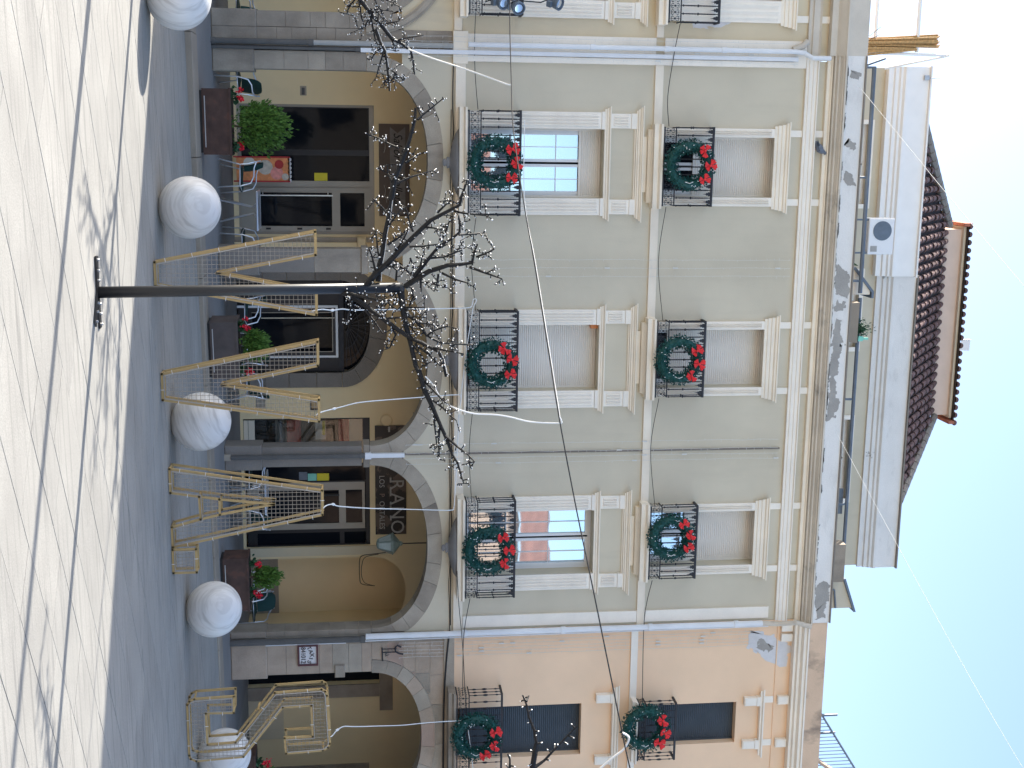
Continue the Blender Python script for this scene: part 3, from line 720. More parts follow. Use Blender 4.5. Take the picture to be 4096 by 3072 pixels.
# meter plate and letter box
MB().box(5.49, 5.80, YB-.015, YB, .35, .55).build('meter_plate', 'granite_pale', grey)
lb = MB().box(5.52, 5.55, YB-.03, YB, 1.50, 1.71).box(5.82, 5.85, YB-.03, YB, 1.50, 1.71).box(5.55, 5.82, YB-.03, YB, 1.50, 1.53).box(5.55, 5.82, YB-.03, YB, 1.68, 1.71).build('letter_box', 'black_frame', grey)
MB().box(5.55, 5.82, YB-.012, YB-.004, 1.53, 1.68).build('letter_plate', 'wood_warm', lb)
MB().lathe([(.13, 0), (.135, .03), (.11, .05), (.01, .055)], (0, 0, 0), 16).build('sounder_disc', 'ochre_wall', grey).matrix_basis = Matrix.Translation(Vector((6.10, YB, 3.14))-worg(grey)) @ Matrix.Rotation(R(90), 4, 'X') @ Matrix.Translation(worg(grey))
# shop window beside the third pier, with its goods
f = MB(); x0, x1, z0, z1 = W2; y = YB+.06
f.box(x0, x0+.04, y, y+.06, z0, z1).box(x1-.04, x1, y, y+.06, z0, z1).box(x0+.04, x1-.04, y, y+.06, z1-.15, z1).box(x0+.04, x1-.04, y, y+.05, z0, z0+.04)
sw = f.build('display_window', 'black_frame', grey)
MB().box(x0+.04, x1-.04, y-.03, y+.02, .07, .16).box(x0+.04, x1-.04, y-.03, y+.02, .17, .30).build('stall_riser', 'cream_panel', sw)
MB().box(x0+.04, x1-.04, y+.02, y+.026, .31, z1-.15).build('pane', 'glass_clear', sw)
MB().box(x0, x1, y+.9, y+.92, z0, z1).box(x0-.02, x0, y, y+.9, z0, z1).box(x1, x1+.02, y, y+.9, z0, z1).box(x0, x1, y, y+.9, z1, z1+.02).build('display_back', 'pipe_dark', sw)
MB().box(x0+.05, x1-.05, y+.3, y+.8, .72, .95).build('display_case', 'pipe_grey', sw)
MB().box(x0+.06, x1-.1, y+.08, y+.4, .98, 1.28).build('display_box', 'poster_red', sw)
MB().box(x0+.06, x1-.1, y+.08, y+.3, 2.1, 2.33).build('display_box', 'poster_red', sw)
MB().box(x0+.06, x1-.1, y+.08, y+.3, 2.332, 2.62).build('display_box', 'cream_panel', sw)
lb = MB().box(x0+.08, x0+.5, y+.05, y+.058, 1.60, 1.82).build('price_card', 'plate_white', sw)
MB().box(x0+.09, x0+.40, y+.046, y+.049, 1.75, 1.81).build('card_band', 'yellow', sw)
st = MB()
for k in range(5): st.tube([(x0+.1+.17*k, y+.4, .34), (x0+.14+.17*k, y+.45, .72)], .014, 5)
st.tube([(x0+.05, y+.3, .5), (x1-.05, y+.3, .56)], .012, 5).tube([(x0+.08, y+.1, .8), (x0+.55, y+.25, 1.3), (x1-.1, y+.3, 1.35)], .016, 5).tube([(x1-.3, y+.1, .7), (x0+.5, y+.1, 1.25)], .012, 5)
st.build('display_stand', 'wood_dark', sw)
# glazed front of the third bay
f = MB(); x0, x1, z0, z1 = D3; y = YB+.06
f.box(x0, x0+.03, y, y+.07, z0, z1).box(x1-.03, x1, y, y+.07, z0, z1).box(x0+.03, x1-.03, y, y+.07, z1-.09, z1)
f.box(7.47, 7.50, y-.01, y+.07, z0, z1-.09).box(8.57, 8.65, y, y+.06, z0, z1-.09)
sg = f.build('shop_front', 'black_frame', grey)
b = MB().box(7.50, 7.68, y-.01, y+.05, .1, 2.66).box(8.44, 8.57, y-.01, y+.05, .1, 2.66).box(7.68, 8.44, y-.01, y+.05, 2.09, 2.24).box(7.68, 8.44, y-.01, y+.05, 2.60, 2.66).box(7.68, 8.44, y-.01, y+.05, .1, .35)
b.build('door_leaf', 'aluminium', sg)
MB().tube([(7.77, y-.09, .6), (7.77, y-.09, 2.10)], .022, 8).build('door_handle', 'black_frame', sg)
for a, bb, c, e in ((7.08, 7.47, .1, 2.66), (7.68, 8.44, .35, 2.09), (7.68, 8.44, 2.24, 2.60), (8.65, 8.92, .1, 2.66)):
    MB().box(a, bb, y+.02, y+.026, c, e).build('pane', 'glass_dark', sg)
for za, zb_ in ((.1, .30), (2.1, 2.2)): MB().box(8.65, 8.92, y-.004, y+.016, za, zb_).build('door_panel', 'black_frame', sg)
MB().box(7.30, 7.46, y-.002, y+.018, 1.62, 1.88).build('notice', 'yellow', sg); MB().box(7.30, 7.46, y-.002, y+.018, 1.42, 1.61).build('notice', 'mint', sg); MB().box(7.26, 7.44, y-.002, y+.018, 1.23, 1.41).build('notice', 'blue_grey_metal', sg)

# ================================================================ the penthouse and its roofs
YP = 3.5
pw = MB(); wall_holes(pw, -1.62, 9.85, 11.9, 14.25, [(-.4, 1.35, 11.9, 13.85), (2.9, 4.6, 11.9, 13.85), (6.3, 8.2, 11.9, 13.85)], YP, .25); pw.box(-1.62, 9.85, YP+.26, YP+7, 11.9, 14.24)
pw.build('penthouse_wall', 'grey_plaster', grey)
for a, b in ((-.4, 1.35), (2.9, 4.6), (6.3, 8.2)):
    MB().box(a-.10, a, YP-.03, YP+.02, 11.9, 13.95).box(b, b+.10, YP-.03, YP+.02, 11.9, 13.95).box(a, b, YP-.03, YP+.02, 13.85, 13.95).build('terrace_door_surround', 'trim_white', grey)
    window_unit(grey, a, b, 11.92, 13.85, y=YP+.15, glassm='glass_dark', bars=(1, 2))
def eaves(xa, xb, m, dy, z):
    MB().mould(xa, xb, [(YP, z), (YP-.05-dy, z), (YP-.05-dy, z+.12), (YP-.09-dy, z+.14), (YP-.09-dy, z+.22), (YP-.13-dy, z+.25), (YP-.13-dy, z+.30), (YP-.18-dy, z+.34), (YP-.18-dy, z+.40), (YP, z+.41)], False).build('penthouse_cornice', m, grey)
    MB().box(xa, xb, YP-.14-dy, YP+.3, z+.412, z+.90).build('penthouse_fascia', m, grey)
    MB().box(xa-.02, xb+.02, YP-.20-dy, YP+.3, z+.902, z+.935).build('penthouse_coping', 'white_paint' if dy else 'granite_dark', grey)
eaves(-1.64, 2.95, 'white_paint', .12, 14.14); eaves(2.955, 9.88, 'parapet', .0, 14.24)
# pan-tiled hip roof
RY0, RZ0, RY1, RZ1 = 3.72, 15.10, 7.0, 17.55
def rpt(x, s): return Vector((x, RY0+(RY1-RY0)*s, RZ0+(RZ1-RZ0)*s))
def rx(s): return (-.60+2.65*s, 8.75-1.70*s)
rb = MB(); a0, b0 = rx(0); a1, b1 = rx(1)
rb.add([tuple(rpt(a0, 0)-Vector((0, 0, .05))), tuple(rpt(b0, 0)-Vector((0, 0, .05))), tuple(rpt(b1, 1)-Vector((0, 0, .05))), tuple(rpt(a1, 1)-Vector((0, 0, .05)))], [(0, 1, 2, 3)])
rb.add([(a0, RY0, RZ0-.05), (a1, RY1, RZ1-.05), (a1, 12, RZ1-.05), (a0, 12, RZ0-.05)], [(0, 1, 2, 3)]); rb.add([(b0, RY0, RZ0-.05), (b0, 12, RZ0-.05), (b1, 12, RZ1-.05), (b1, RY1, RZ1-.05)], [(0, 1, 2, 3)])
rb.add([(a1, RY1, RZ1-.05), (b1, RY1, RZ1-.05), (b1, 12, RZ1-.05), (a1, 12, RZ1-.05)], [(0, 1, 2, 3)])
roof = rb.build('tiled_roof', 'tile_shadow', grey)
sl = math.atan2(RZ1-RZ0, RY1-RY0); L_ = math.hypot(RZ1-RZ0, RY1-RY0); nrow = 9; tl = L_/nrow
tb = MB(); K = 6; ra, rb_ = .088, .068; Lt = tl+.06
for j in range(2):
    r_ = (ra, rb_)[j]
    for k in range(K+1):
        t = math.pi*k/K
        tb.v.append((r_*math.cos(t), j*Lt, r_*math.sin(t)*.9))
for k in range(K): tb.f.append((k, k+1, K+1+k+1, K+1+k))
for j in range(1):
    for k in range(K+1):
        t = math.pi*k/K; tb.v.append(((ra-.018)*math.cos(t), .0, (ra-.018)*math.sin(t)*.9))
for k in range(K): tb.f.append((k+1, k, 2*(K+1)+k, 2*(K+1)+k+1))
tsrc = tb.build('roof_tile', 'tile', roof); w0 = worg(roof)
for v in tsrc.data.vertices: v.co += w0
rg = random.Random(8); first = True; nt = 0; pitch = .232
xx = -.55
while xx < 8.75:
    for r_ in range(nrow):
        s = r_/nrow
        lo, hi = rx(s+.5/nrow)
        if not (lo < xx < hi): continue
        p = rpt(xx+rg.uniform(-.008, .008), s)+Vector((0, 0, .012*(r_ % 2)+rg.uniform(0, .01)))
        o = tsrc if first else tsrc.copy()
        if not first: col.objects.link(o); o.parent = roof
        first = False; nt += 1
        o.location = p-w0; o.rotation_euler = (sl-.03, 0, rg.uniform(-.03, .03))
    xx += pitch
hp = MB()
for side in (0, 1):
    for k in range(14):
        s0, s1 = k/14, (k+1.15)/14
        p, q = rpt(rx(s0)[side], s0), rpt(rx(min(s1, 1))[side], min(s1, 1))
        hp.tube([p+Vector((0, 0, .05)), q+Vector((0, 0, .07))], .11, 8, .085)
tag(hp.build('hip_tiles', 'granite_dark', roof), kind='stuff')
# raised lantern storey on the ridge with its own small tiled roof
MB().box(2.15, 7.02, 7.0, 8.6, 17.45, 18.0).build('roof_lantern', 'salmon', grey)
MB().box(2.08, 7.09, 6.9, 8.7, 17.97, 18.03).build('lantern_eaves', 'cream_panel', grey)
lt = MB().add([(2.0, 6.8, 18.03), (7.2, 6.8, 18.03), (7.2, 8.8, 18.30), (2.0, 8.8, 18.30), (2.0, 6.8, 18.06), (7.2, 6.8, 18.06), (7.2, 8.8, 18.33), (2.0, 8.8, 18.33)], [(0, 3, 2, 1), (4, 5, 6, 7), (0, 1, 5, 4), (1, 2, 6, 5), (2, 3, 7, 6), (3, 0, 4, 7)]).build('lantern_roof', 'tile_shadow', grey)
x = 2.06
lsrc = None
while x < 7.2:
    b = MB(); r_ = .075
    for j, yy in enumerate((6.74, 8.8)):
        for k in range(7):
            t = math.pi*k/6; b.v.append((r_*math.cos(t), yy-6.74, r_*math.sin(t)+(.27 if j else 0)))
    for k in range(6): b.f.append((k, k+1, 8+k, 7+k))
    b.f.append(tuple(range(7)))
    if lsrc is None:
        lsrc = b.build('roof_tile', 'tile', lt); w1 = worg(lt)
        for v in lsrc.data.vertices: v.co += w1
        o = lsrc
    else:
        o = lsrc.copy(); col.objects.link(o); o.parent = lt
    o.location = Vector((x, 6.74, 18.05))-w1
    x += .205
MB().box(1.98, 2.06, 6.75, 8.8, 17.9, 18.12).build('verge_tiles', 'tile_red', grey)
MB().box(7.14, 7.22, 6.75, 8.8, 17.9, 18.12).build('verge_tiles', 'tile_red', grey)
# terrace rail behind the parapet
tr = MB().tube([(-1.47, .6, 12.66), (3.0, .6, 12.68)], .045, 8).tube([(3.1, .6, 12.69), (9.2, .6, 12.70)], .04, 8)
for px in (-1.45, .68, 2.75, 5.2, 7.45): tr.tube([(px, .6, 11.9), (px, .6, 12.66)], .025, 6)
tr.tube([(-1.47, .6, 12.45), (-1.63, .7, 12.92)], .02, 6)
tr.build('terrace_rail', 'blue_grey_metal', grey)
MB().prism([(2.55, 12.15), (3.05, 12.15), (3.05, 12.95), (2.98, 12.95), (2.55, 12.6)], .75, 2.2).build('terrace_shed', 'trim', grey)
MB().prism([(2.50, 12.55), (3.0, 12.97), (3.12, 12.97), (3.12, 13.02), (2.98, 13.02), (2.48, 12.60)], .7, 2.25).build('shed_roof', 'blue_grey_metal', grey)
dm = MB().prism([(9.10, 12.15), (9.72, 12.15), (9.72, 12.92), (9.12, 12.70)], .5, 2.2).build('stair_head', 'grey_plaster', grey)
MB().prism([(9.05, 12.68), (9.80, 12.95), (9.80, 13.0), (9.05, 12.73)], .45, 2.3).build('stair_head_roof', 'blue_grey_metal', dm)
MB().tube([(9.70, .47, 12.55), (9.30, .47, 12.50), (9.22, .47, 12.2)], .02, 6).build('stair_head_pipe', 'blue_grey_metal', dm)
MB().box(8.24, 9.06, .3, .6, 12.15, 12.62).build('terrace_wall', 'granite', grey)
MB().box(7.15, 7.70, .72, .76, 12.15, 12.66).build('terrace_screen', 'blue_grey_metal', grey)

# ================================================================ the cream house on the left
cream = empty('town_house', (-5.5, 0, 0), 'cream stained three-storey house with white pilaster and scroll balconies at the picture top edge', 'building')
CX0, CX1 = -9.6, -1.51
c1 = [(-4.02, 1.62), (-7.6, 1.62)]
w = MB()
for (c, a), (lo, hi) in zip(c1, ((-5.80, -1.51), (-9.6, -5.80))):
    spandrel(w, lo, hi, 3.40, 4.34, c, a+.27, 1.12+.27, 0.0, n=60)
CF1 = [(-3.8, -2.5, 4.57, 7.2), (-7.8, -6.5, 4.57, 7.2)]; CF2 = [(-3.75, -2.58, 8.27, 10.62), (-7.75, -6.6, 8.27, 10.62)]
wall_holes(w, CX0, CX1, 4.34, 11.76, CF1+CF2, 0, .3)
w.add([(CX0, 0, 0), (CX0, 0, 11.76), (CX0, 8, 11.76), (CX0, 8, 0)], [(0, 3, 2, 1)])
w.build('wall', 'cream_plaster', cream)
for i, ((c, a), (lo, hi)) in enumerate(zip(c1, ((-5.80, -1.53), (-9.58, -5.80)))):
    arch_ring(cream, c, a, 1.12, lo+.003, hi-.003, 11, ['granite', 'granite_dark'], 40+i)
    MB().prism([arch_pt(math.pi*k/24, c, a+.60, 1.70) for k in range(25)][::1]+[arch_pt(math.pi*k/24, c, a+.44, 1.54) for k in range(24, -1, -1)], -.05, .0).prism([arch_pt(math.pi*k/24, c, a+.56, 1.66) for k in range(25)]+[arch_pt(math.pi*k/24, c, a+.48, 1.58) for k in range(24, -1, -1)], -.075, -.05).build('hood_mould', 'granite_pale', cream)
pier(cream, -2.18, -1.905, [.80, 1.31, 1.75, 2.02, 2.45, 2.9, 3.4], ['granite'], 12, plinth=.02)
pier(cream, -1.898, -1.515, [.80, 1.15, 1.42, 1.86, 2.2, 2.62, 3.05, 3.42, 3.85, 4.32], ['granite'], 13, plinth=.0)
pier(cream, -5.95, -5.65, [.80, 1.5, 2.2, 2.75], ['granite'], 14); pier(cream, -9.6, -9.25, [.80, 1.5, 2.2, 2.75, 3.4], ['granite'], 15, plinth=.0)
MB().mould(CX0, -1.91, [(0, 4.35), (-.05, 4.35), (-.05, 4.49), (0, 4.5)], False).build('string_course', 'trim', cream)
MB().mould(CX0, -1.87, [(0, 8.13), (-.045, 8.13), (-.045, 8.26), (0, 8.27)], False).build('string_course', 'trim', cream)
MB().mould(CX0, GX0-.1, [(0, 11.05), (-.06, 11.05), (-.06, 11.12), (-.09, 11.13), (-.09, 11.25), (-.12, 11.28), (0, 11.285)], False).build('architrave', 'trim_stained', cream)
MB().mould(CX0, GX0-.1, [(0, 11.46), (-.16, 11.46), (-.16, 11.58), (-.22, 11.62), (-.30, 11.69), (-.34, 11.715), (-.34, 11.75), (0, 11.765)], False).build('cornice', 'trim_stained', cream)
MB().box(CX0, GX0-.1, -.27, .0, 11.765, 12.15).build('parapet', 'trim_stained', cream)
MB().box(CX0, GX0-.1, 0, 8, 11.8, 11.9).build('terrace_floor', 'granite_dark', cream)
MB().box(CX0, GX0, YB, YB+.3, 0, 4.1).box(CX0, GX0, .41, YB, 4.08, 4.13).build('arcade_back_wall', 'ochre_wall', cream)
for (a, b, c, d) in CF1: window_unit(cream, a, b, 4.6, 7.2, blind=1.2); surround_first(cream, a-.32, b+.32, a, b, 4.57); balcony(cream, a-.37, b+.37, 4.43, .98, .46)
for (a, b, c, d) in CF2: window_unit(cream, a, b, 8.3, 10.62, blind=1.2, glassm='glass_dark'); surround_second(cream, a-.40, b+.40, a, b, 8.29); balcony(cream, a-.48, b+.50, 8.10, .97, .34, th=.16)

# ================================================================ the peach house on the right
peach = empty('town_house', (13.5, 0, 0), 'peach plastered house with irregular pink stone arch and dark roller shutters', 'building')
PX0, PX1 = 9.725, 17.2
AC, AA = 11.99, 1.43
rp = random.Random(31)
stone = ['granite_pale', 'granite_warm', 'granite_rose', 'granite_warm', 'granite']
rows = [2.75, 3.06, 3.38, 3.62, 3.92, 4.20]
arch_ring(peach, AC, AA, 1.0, PX0+.2, 13.9, 13, stone, 51, ring=.27)
for a, b in zip(rows, rows[1:]):
    x = PX0+.20
    while x < 14.3:
        wd = rp.uniform(.38, .75); q = MB()
        y = -.006+rp.uniform(-.003, .002)
        if spandrel(q, x+.005, min(x+wd, 14.3)-.005, a+.005, b-.005, AC, AA+.28, 1.28, y, n=12):
            q.build('wall_stone', rp.choice(stone), peach)
        x += wd
bkp = MB(); spandrel(bkp, PX0, 14.3, 2.75, 4.2, AC, AA+.05, 1.05, .012, n=60); bkp.box(14.3, PX1, .0, .3, 0, 4.2); bkp.build('wall_core', 'mortar', peach)
pier(peach, 9.92, 10.53, [.70, 1.07, 1.72, 1.98, 2.30, 2.56, 2.75], ['granite_warm', 'granite_warm', 'granite_pale'], 16, plinth=.06)
pier(peach, 13.45, 14.3, [.70, 1.1, 1.6, 2.1, 2.75], ['granite_warm', 'granite_pale'], 17)
MB().cbox(10.36, 10.62, -.06, .42, 2.02, 2.22, .015).build('impost', 'granite', peach)
MB().box(9.72, 9.925, -.015, .4, 0, 4.2).build('corner_stone', 'granite', peach)
PF1 = [(11.41, 12.54, 4.43, 7.04), (14.9, 16.0, 4.43, 7.04)]; PF2 = [(11.52, 12.43, 8.2, 10.33), (15.0, 15.9, 8.2, 10.33)]
w = wall_holes(MB(), PX0, PX1, 4.2, 11.45, PF1+PF2, 0.0, .3); w.build('wall', 'peach_plaster', peach)
patch(peach, [(9.97, 10.55), (10.3, 10.5), (10.45, 10.75), (10.62, 10.95), (10.8, 11.35), (10.55, 11.38), (10.3, 11.45), (10.2, 11.2), (10.05, 11.0)], -.0005, 'plate_white', 21)
patch(peach, [(10.15, 10.75), (10.3, 10.72), (10.45, 10.95), (10.32, 11.1), (10.22, 10.95)], -.0045, 'bare_render', 22)
MB().mould(PX0+.1, PX1, [(0, 4.2), (-.04, 4.2), (-.04, 4.40), (0, 4.41)], False).build('string_course', 'granite_pale', peach)
MB().mould(PX0+.12, PX1, [(0, 8.035), (-.045, 8.035), (-.045, 8.175), (0, 8.18)], False).build('string_course', 'trim_white', peach)
MB().box(PX0+.1, PX1, -.02, .01, 11.13, 11.15).build('frieze_line', 'peach_plaster', peach)
MB().mould(PX0, PX1, [(0, 11.45), (-.18, 11.45), (-.18, 11.50), (-.24, 11.52), (-.24, 11.57), (-.32, 11.60), (-.32, 11.66), (-.36, 11.67), (-.36, 11.70), (0, 11.71)], False).build('cornice', 'trim_white', peach)
MB().box(PX0, PX1, -.27, 0, 11.712, 12.10).build('parapet', 'parapet_peach', peach)
MB().box(PX0, PX1, 0, 8, 11.75, 11.85).build('terrace_floor', 'granite_dark', peach)
for (a, b, c, d) in PF1:
    window_unit(peach, a, b, 4.45, 7.04, blind=2.45, closed=True, shutter='shutter_dark', frame='pipe_grey', y=.24)
    for xx in (a-.22, b+.02):
        MB().box(xx, xx+.18, -.12, .01, 7.33, 7.62).box(xx+.02, xx+.16, -.13, -.12, 7.36, 7.6).box(xx-.01, xx+.19, -.13, .01, 7.625, 7.665).build('bracket', 'trim_white', peach)
    MB().mould(a-.24, b+.24, [(0, 7.67), (-.13, 7.67), (-.13, 7.70), (-.17, 7.72), (-.17, 7.76), (-.21, 7.77), (-.21, 7.79), (0, 7.795)]).build('window_hood', 'trim_white', peach)
for (a, b, c, d) in PF2:
    window_unit(peach, a, b, 8.22, 10.33, blind=2.0, closed=True, shutter='shutter_dark', frame='pipe_grey', y=.22)
    for xx in (a-.12, b-.06):
        MB().box(xx, xx+.18, -.10, .01, 10.48, 10.74).box(xx+.02, xx+.16, -.11, -.10, 10.50, 10.72).box(xx-.01, xx+.19, -.11, .01, 10.745, 10.82).build('bracket', 'trim_white', peach)
        MB().box(xx+.02, xx+.16, -.02, .01, 10.91, 11.12).build('frieze_strip', 'trim_white', peach)
        MB().box(xx, xx+.18, -.09, .01, 11.20, 11.44).box(xx+.02, xx+.16, -.10, -.09, 11.22, 11.42).build('cornice_bracket', 'trim_white', peach)
    MB().mould(a-.16, b+.16, [(0, 10.82), (-.11, 10.82), (-.11, 10.85), (-.15, 10.87), (-.15, 10.895), (0, 10.90)]).build('window_hood', 'trim_white', peach)
patch(cream, [(-2.5, 8.8), (-2.05, 8.85), (-2.1, 9.4), (-2.3, 9.9), (-2.2, 10.1), (-2.6, 10.0)], -.0005, 'plate_white', 23)
for xx in (9.80, 10.02):
    MB().box(xx, xx+.16, -.09, .01, 11.20, 11.44).build('cornice_bracket', 'trim_white', peach)
for (a, b, c, d) in PF1: balcony(peach, a-.52, b+.52, 4.27, .93, .46, style='plain', m='granite', lat=.24)
for (a, b, c, d) in PF2: balcony(peach, a-.22, b+.22, 8.06, .80, .34, style='plain', th=.10, lat=.14, m='trim_white')
# its arcade: ochre back wall, dark shop opening with stone surround
bw = MB(); wall_holes(bw, 10.9, PX1, 0, 4.08, [(11.25, 12.25, .0, 2.95)], YB, .3); bw.build('arcade_back_wall', 'ochre_wall', peach)
MB().box(10.901, 10.95, YB+.002, 4.3, 0, 4.07).build('niche_pier', 'ochre_wall', peach)
MB().box(10.9, 11.25, YB-.05, YB+.0, 0, 2.95).build('door_jamb', 'granite', peach); MB().box(12.25, 12.55, YB-.04, YB, 0, 2.95).build('door_jamb', 'granite', peach); MB().box(10.9, 12.9, YB-.045, YB, 2.952, 3.25).build('door_lintel', 'granite', peach)
MB().box(11.25, 12.25, YB+.2, YB+.22, 0, 2.95).build('shop_pane', 'glass_dark', peach)
MB().box(12.56, 13.5, YB-.03, YB, 0, .78).build('dado', 'cream_plaster', peach)
MB().box(14.2, 15.6, YB-.04, YB, 0, 2.7).build('door_panel', 'granite', peach)
# the opposite side of the square, seen only mirrored in the panes
opp = empty('town_house', (0, -52, 0), 'long ochre house with red roof on the far side of the square', 'building')
MB().box(-40, 13.99, -60, -52, -.6, 8.0).build('wall', 'granite_dark', opp)
MB().add([(-41, -51.3, 8), (14, -51.3, 8), (14, -56, 11), (-41, -56, 11)], [(0, 1, 2, 3)]).build('roof', 'tile_brown', opp)
MB().box(14, 48, -60, -52, -.6, 12.6).build('wall', 'granite_rose', opp); MB().add([(13.5, -51.3, 12.6), (48.5, -51.3, 12.6), (48.5, -56, 15.2), (13.5, -56, 15.2)], [(0, 1, 2, 3)]).build('roof', 'tile_brown', opp)
MB().box(GX0, GX1, 4.5, 11, 0, 11.79).build('rear_block', 'grey_plaster', grey); MB().box(CX0+.01, GX0-.01, 4.5, 11, 0, 11.79).build('rear_block', 'cream_plaster', cream); MB().box(GX1+.01, PX1, 4.5, 11, 0, 11.74).build('rear_block', 'peach_plaster', peach)
MB().box(PX1-.02, PX1, .31, 4.5, 0, 11.74).build('side_wall', 'peach_plaster', peach)
for i in range(14):
    for z in (.2, 4.4): MB().box(-38+i*6, -36.6+i*6, -51.99, -51.9, z, z+2.4).build('window', 'glass_dark', opp)

# ---------------------------------------------------------------- signs, lantern and fittings of the arcade
s1 = empty('shop_sign', (.70, YB-.03, 3.0), 'brown fascia sign with grey ribbon and black script over the first glazed shop front', 'sign')
MB().box(-.25, 1.66, YB-.04, YB-.004, 3.02, 3.66).build('board', 'sign_brown', s1)
MB().prism([(-.19, 3.25), (1.66, 3.25), (1.62, 3.57), (-.19, 3.57), (-.06, 3.41)], YB-.052, YB-.042).build('ribbon', 'sign_grey', s1)
text_mesh('Sabor', .26, 'lettering', 'letter_black', s1, .20, YB-.056, 3.41, shear=.35, sx=.9)
text_mesh('Bellota', .26, 'lettering', 'letter_black', s1, 1.10, YB-.056, 3.41, shear=.35, sx=.85)
for x, sg in ((-.02, 1), (1.38, -1)):
    MB().tube([(x+sg*.10*math.sin(k*.75)*(1-k/14)+sg*k*.03, YB-.046, 3.13+.05*math.cos(k*.75)*(1-k/14)) for k in range(13)], .006, 4).build('flourish', 'letter_white', s1)
s2 = empty('shop_sign', (7.45, YB-.03, 2.9), 'black shop sign reading RANO LOS PORTALES in pale typewriter letters behind the third pier', 'sign')
MB().box(6.22, 8.70, YB-.04, YB-.004, 2.89, 3.57).build('board', 'sign_black', s2)
def serif(ch, x, z, size):
    text_mesh(ch, size, 'letter', 'letter_white', s2, x, YB-.048, z, sx=.95)
    h = size*.36
    for dx in {'R': (-.11, .12), 'A': (-.13, .13), 'N': (-.13, .13)}.get(ch, ()):
        MB().box(x+dx*size*2.2-.055, x+dx*size*2.2+.055, YB-.053, YB-.044, z-h, z-h+.035).build('letter_serif', 'letter_white', s2)
for ch, x in (('R', 7.55), ('A', 7.88), ('N', 8.20), ('O', 8.53)): serif(ch, x, 3.36, .42)
text_mesh('LOS', .165, 'lettering', 'letter_white', s2, 7.48, YB-.048, 3.03, sx=.95)
text_mesh('P', .165, 'lettering', 'letter_faint', s2, 7.79, YB-.048, 3.03, sx=.95)
text_mesh('ORTALES', .165, 'lettering', 'letter_white', s2, 8.25, YB-.048, 3.03, sx=.95)
MB().box(6.24, 6.36, YB-.048, YB-.041, 3.18, 3.22).build('letter_serif', 'letter_white', s2)
# taxi telephone plate
tx = empty('taxi_plate', (10.12, -.03, 1.3), 'small maroon framed white taxi telephone plate on the stone pier', 'sign')
MB().box(9.90, 9.935, -.075, -.02, 1.30, 1.70).box(10.305, 10.34, -.075, -.02, 1.30, 1.70).box(9.935, 10.305, -.075, -.02, 1.30, 1.335).box(9.935, 10.305, -.075, -.02, 1.665, 1.70).build('frame', 'maroon', tx)
MB().box(9.935, 10.305, -.05, -.02, 1.335, 1.665).build('plate', 'plate_white', tx)
text_mesh('841012', .135, 'lettering', 'letter_black', tx, 10.12, -.055, 1.405, sx=.85)
for i, ch in enumerate('TAXIS'):
    a = (i-2)*.28
    text_mesh(ch, .115, 'lettering', 'letter_black', tx, 9.975+i*.072, -.055, 1.575-.035*(abs(i-2)**1.4)*.6, rot=-a*.9)
# hanging street lantern
la = empty('lantern', (8.37, 1.5, 2.9), 'green hexagonal iron lantern hanging in the arcade below the arch crown', 'lantern')
MB().lathe([(.03, -.02), (.10, 0), (.12, .03), (.225, .30), (.245, .31), (.245, .33), (.15, .40), (.07, .46), (.05, .47), (.05, .50), (.015, .54)], (8.37, 1.5, 2.90), 6).build('body', 'lamp_green', la)
g_ = MB()
for k in range(6):
    t0, t1 = math.pi*(2*k+.22)/6, math.pi*(2*k+1.78)/6; r0, r1 = .122, .215
    g_.add([(8.37+r0*math.cos(t0), 1.5+r0*math.sin(t0), 2.94), (8.37+r0*math.cos(t1), 1.5+r0*math.sin(t1), 2.94), (8.37+r1*math.cos(t1), 1.5+r1*math.sin(t1), 3.18), (8.37+r1*math.cos(t0), 1.5+r1*math.sin(t0), 3.18)], [(0, 1, 2, 3)])
g_.build('panes', 'lamp_glass', la)
MB().tube([(8.37, 1.5, 3.42), (8.37, 1.5, 4.09)], .012, 6).build('chain', 'iron', la)
wb = empty('wall_bracket', (10.15, 0, 2.95), 'black wrought iron hook bracket on the pink stone wall', 'bracket')
MB().tube([(10.02, -.05, 2.96), (10.30, -.05, 2.97)], .014, 6).tube([(10.05, -.05, 2.97), (10.05, -.05, 3.25)], .010, 6).tube([(10.12, -.05, 2.97), (10.12, -.05, 3.27)], .012, 6).build('frame', 'iron', wb)
MB().tube([(10.02, -.05, 3.34), (9.98, -.06, 3.27), (10.02, -.07, 3.22), (10.10, -.08, 3.23), (10.14, -.08, 3.30), (10.16, -.08, 3.38)], .018, 6).build('hook', 'iron', wb)
MB().tube([(10.17+.035*math.cos(k*.9)*(1-k/12), -.05, 3.02+.03*math.sin(k*.9)+k*.006) for k in range(10)], .006, 4).build('scroll', 'iron', wb)

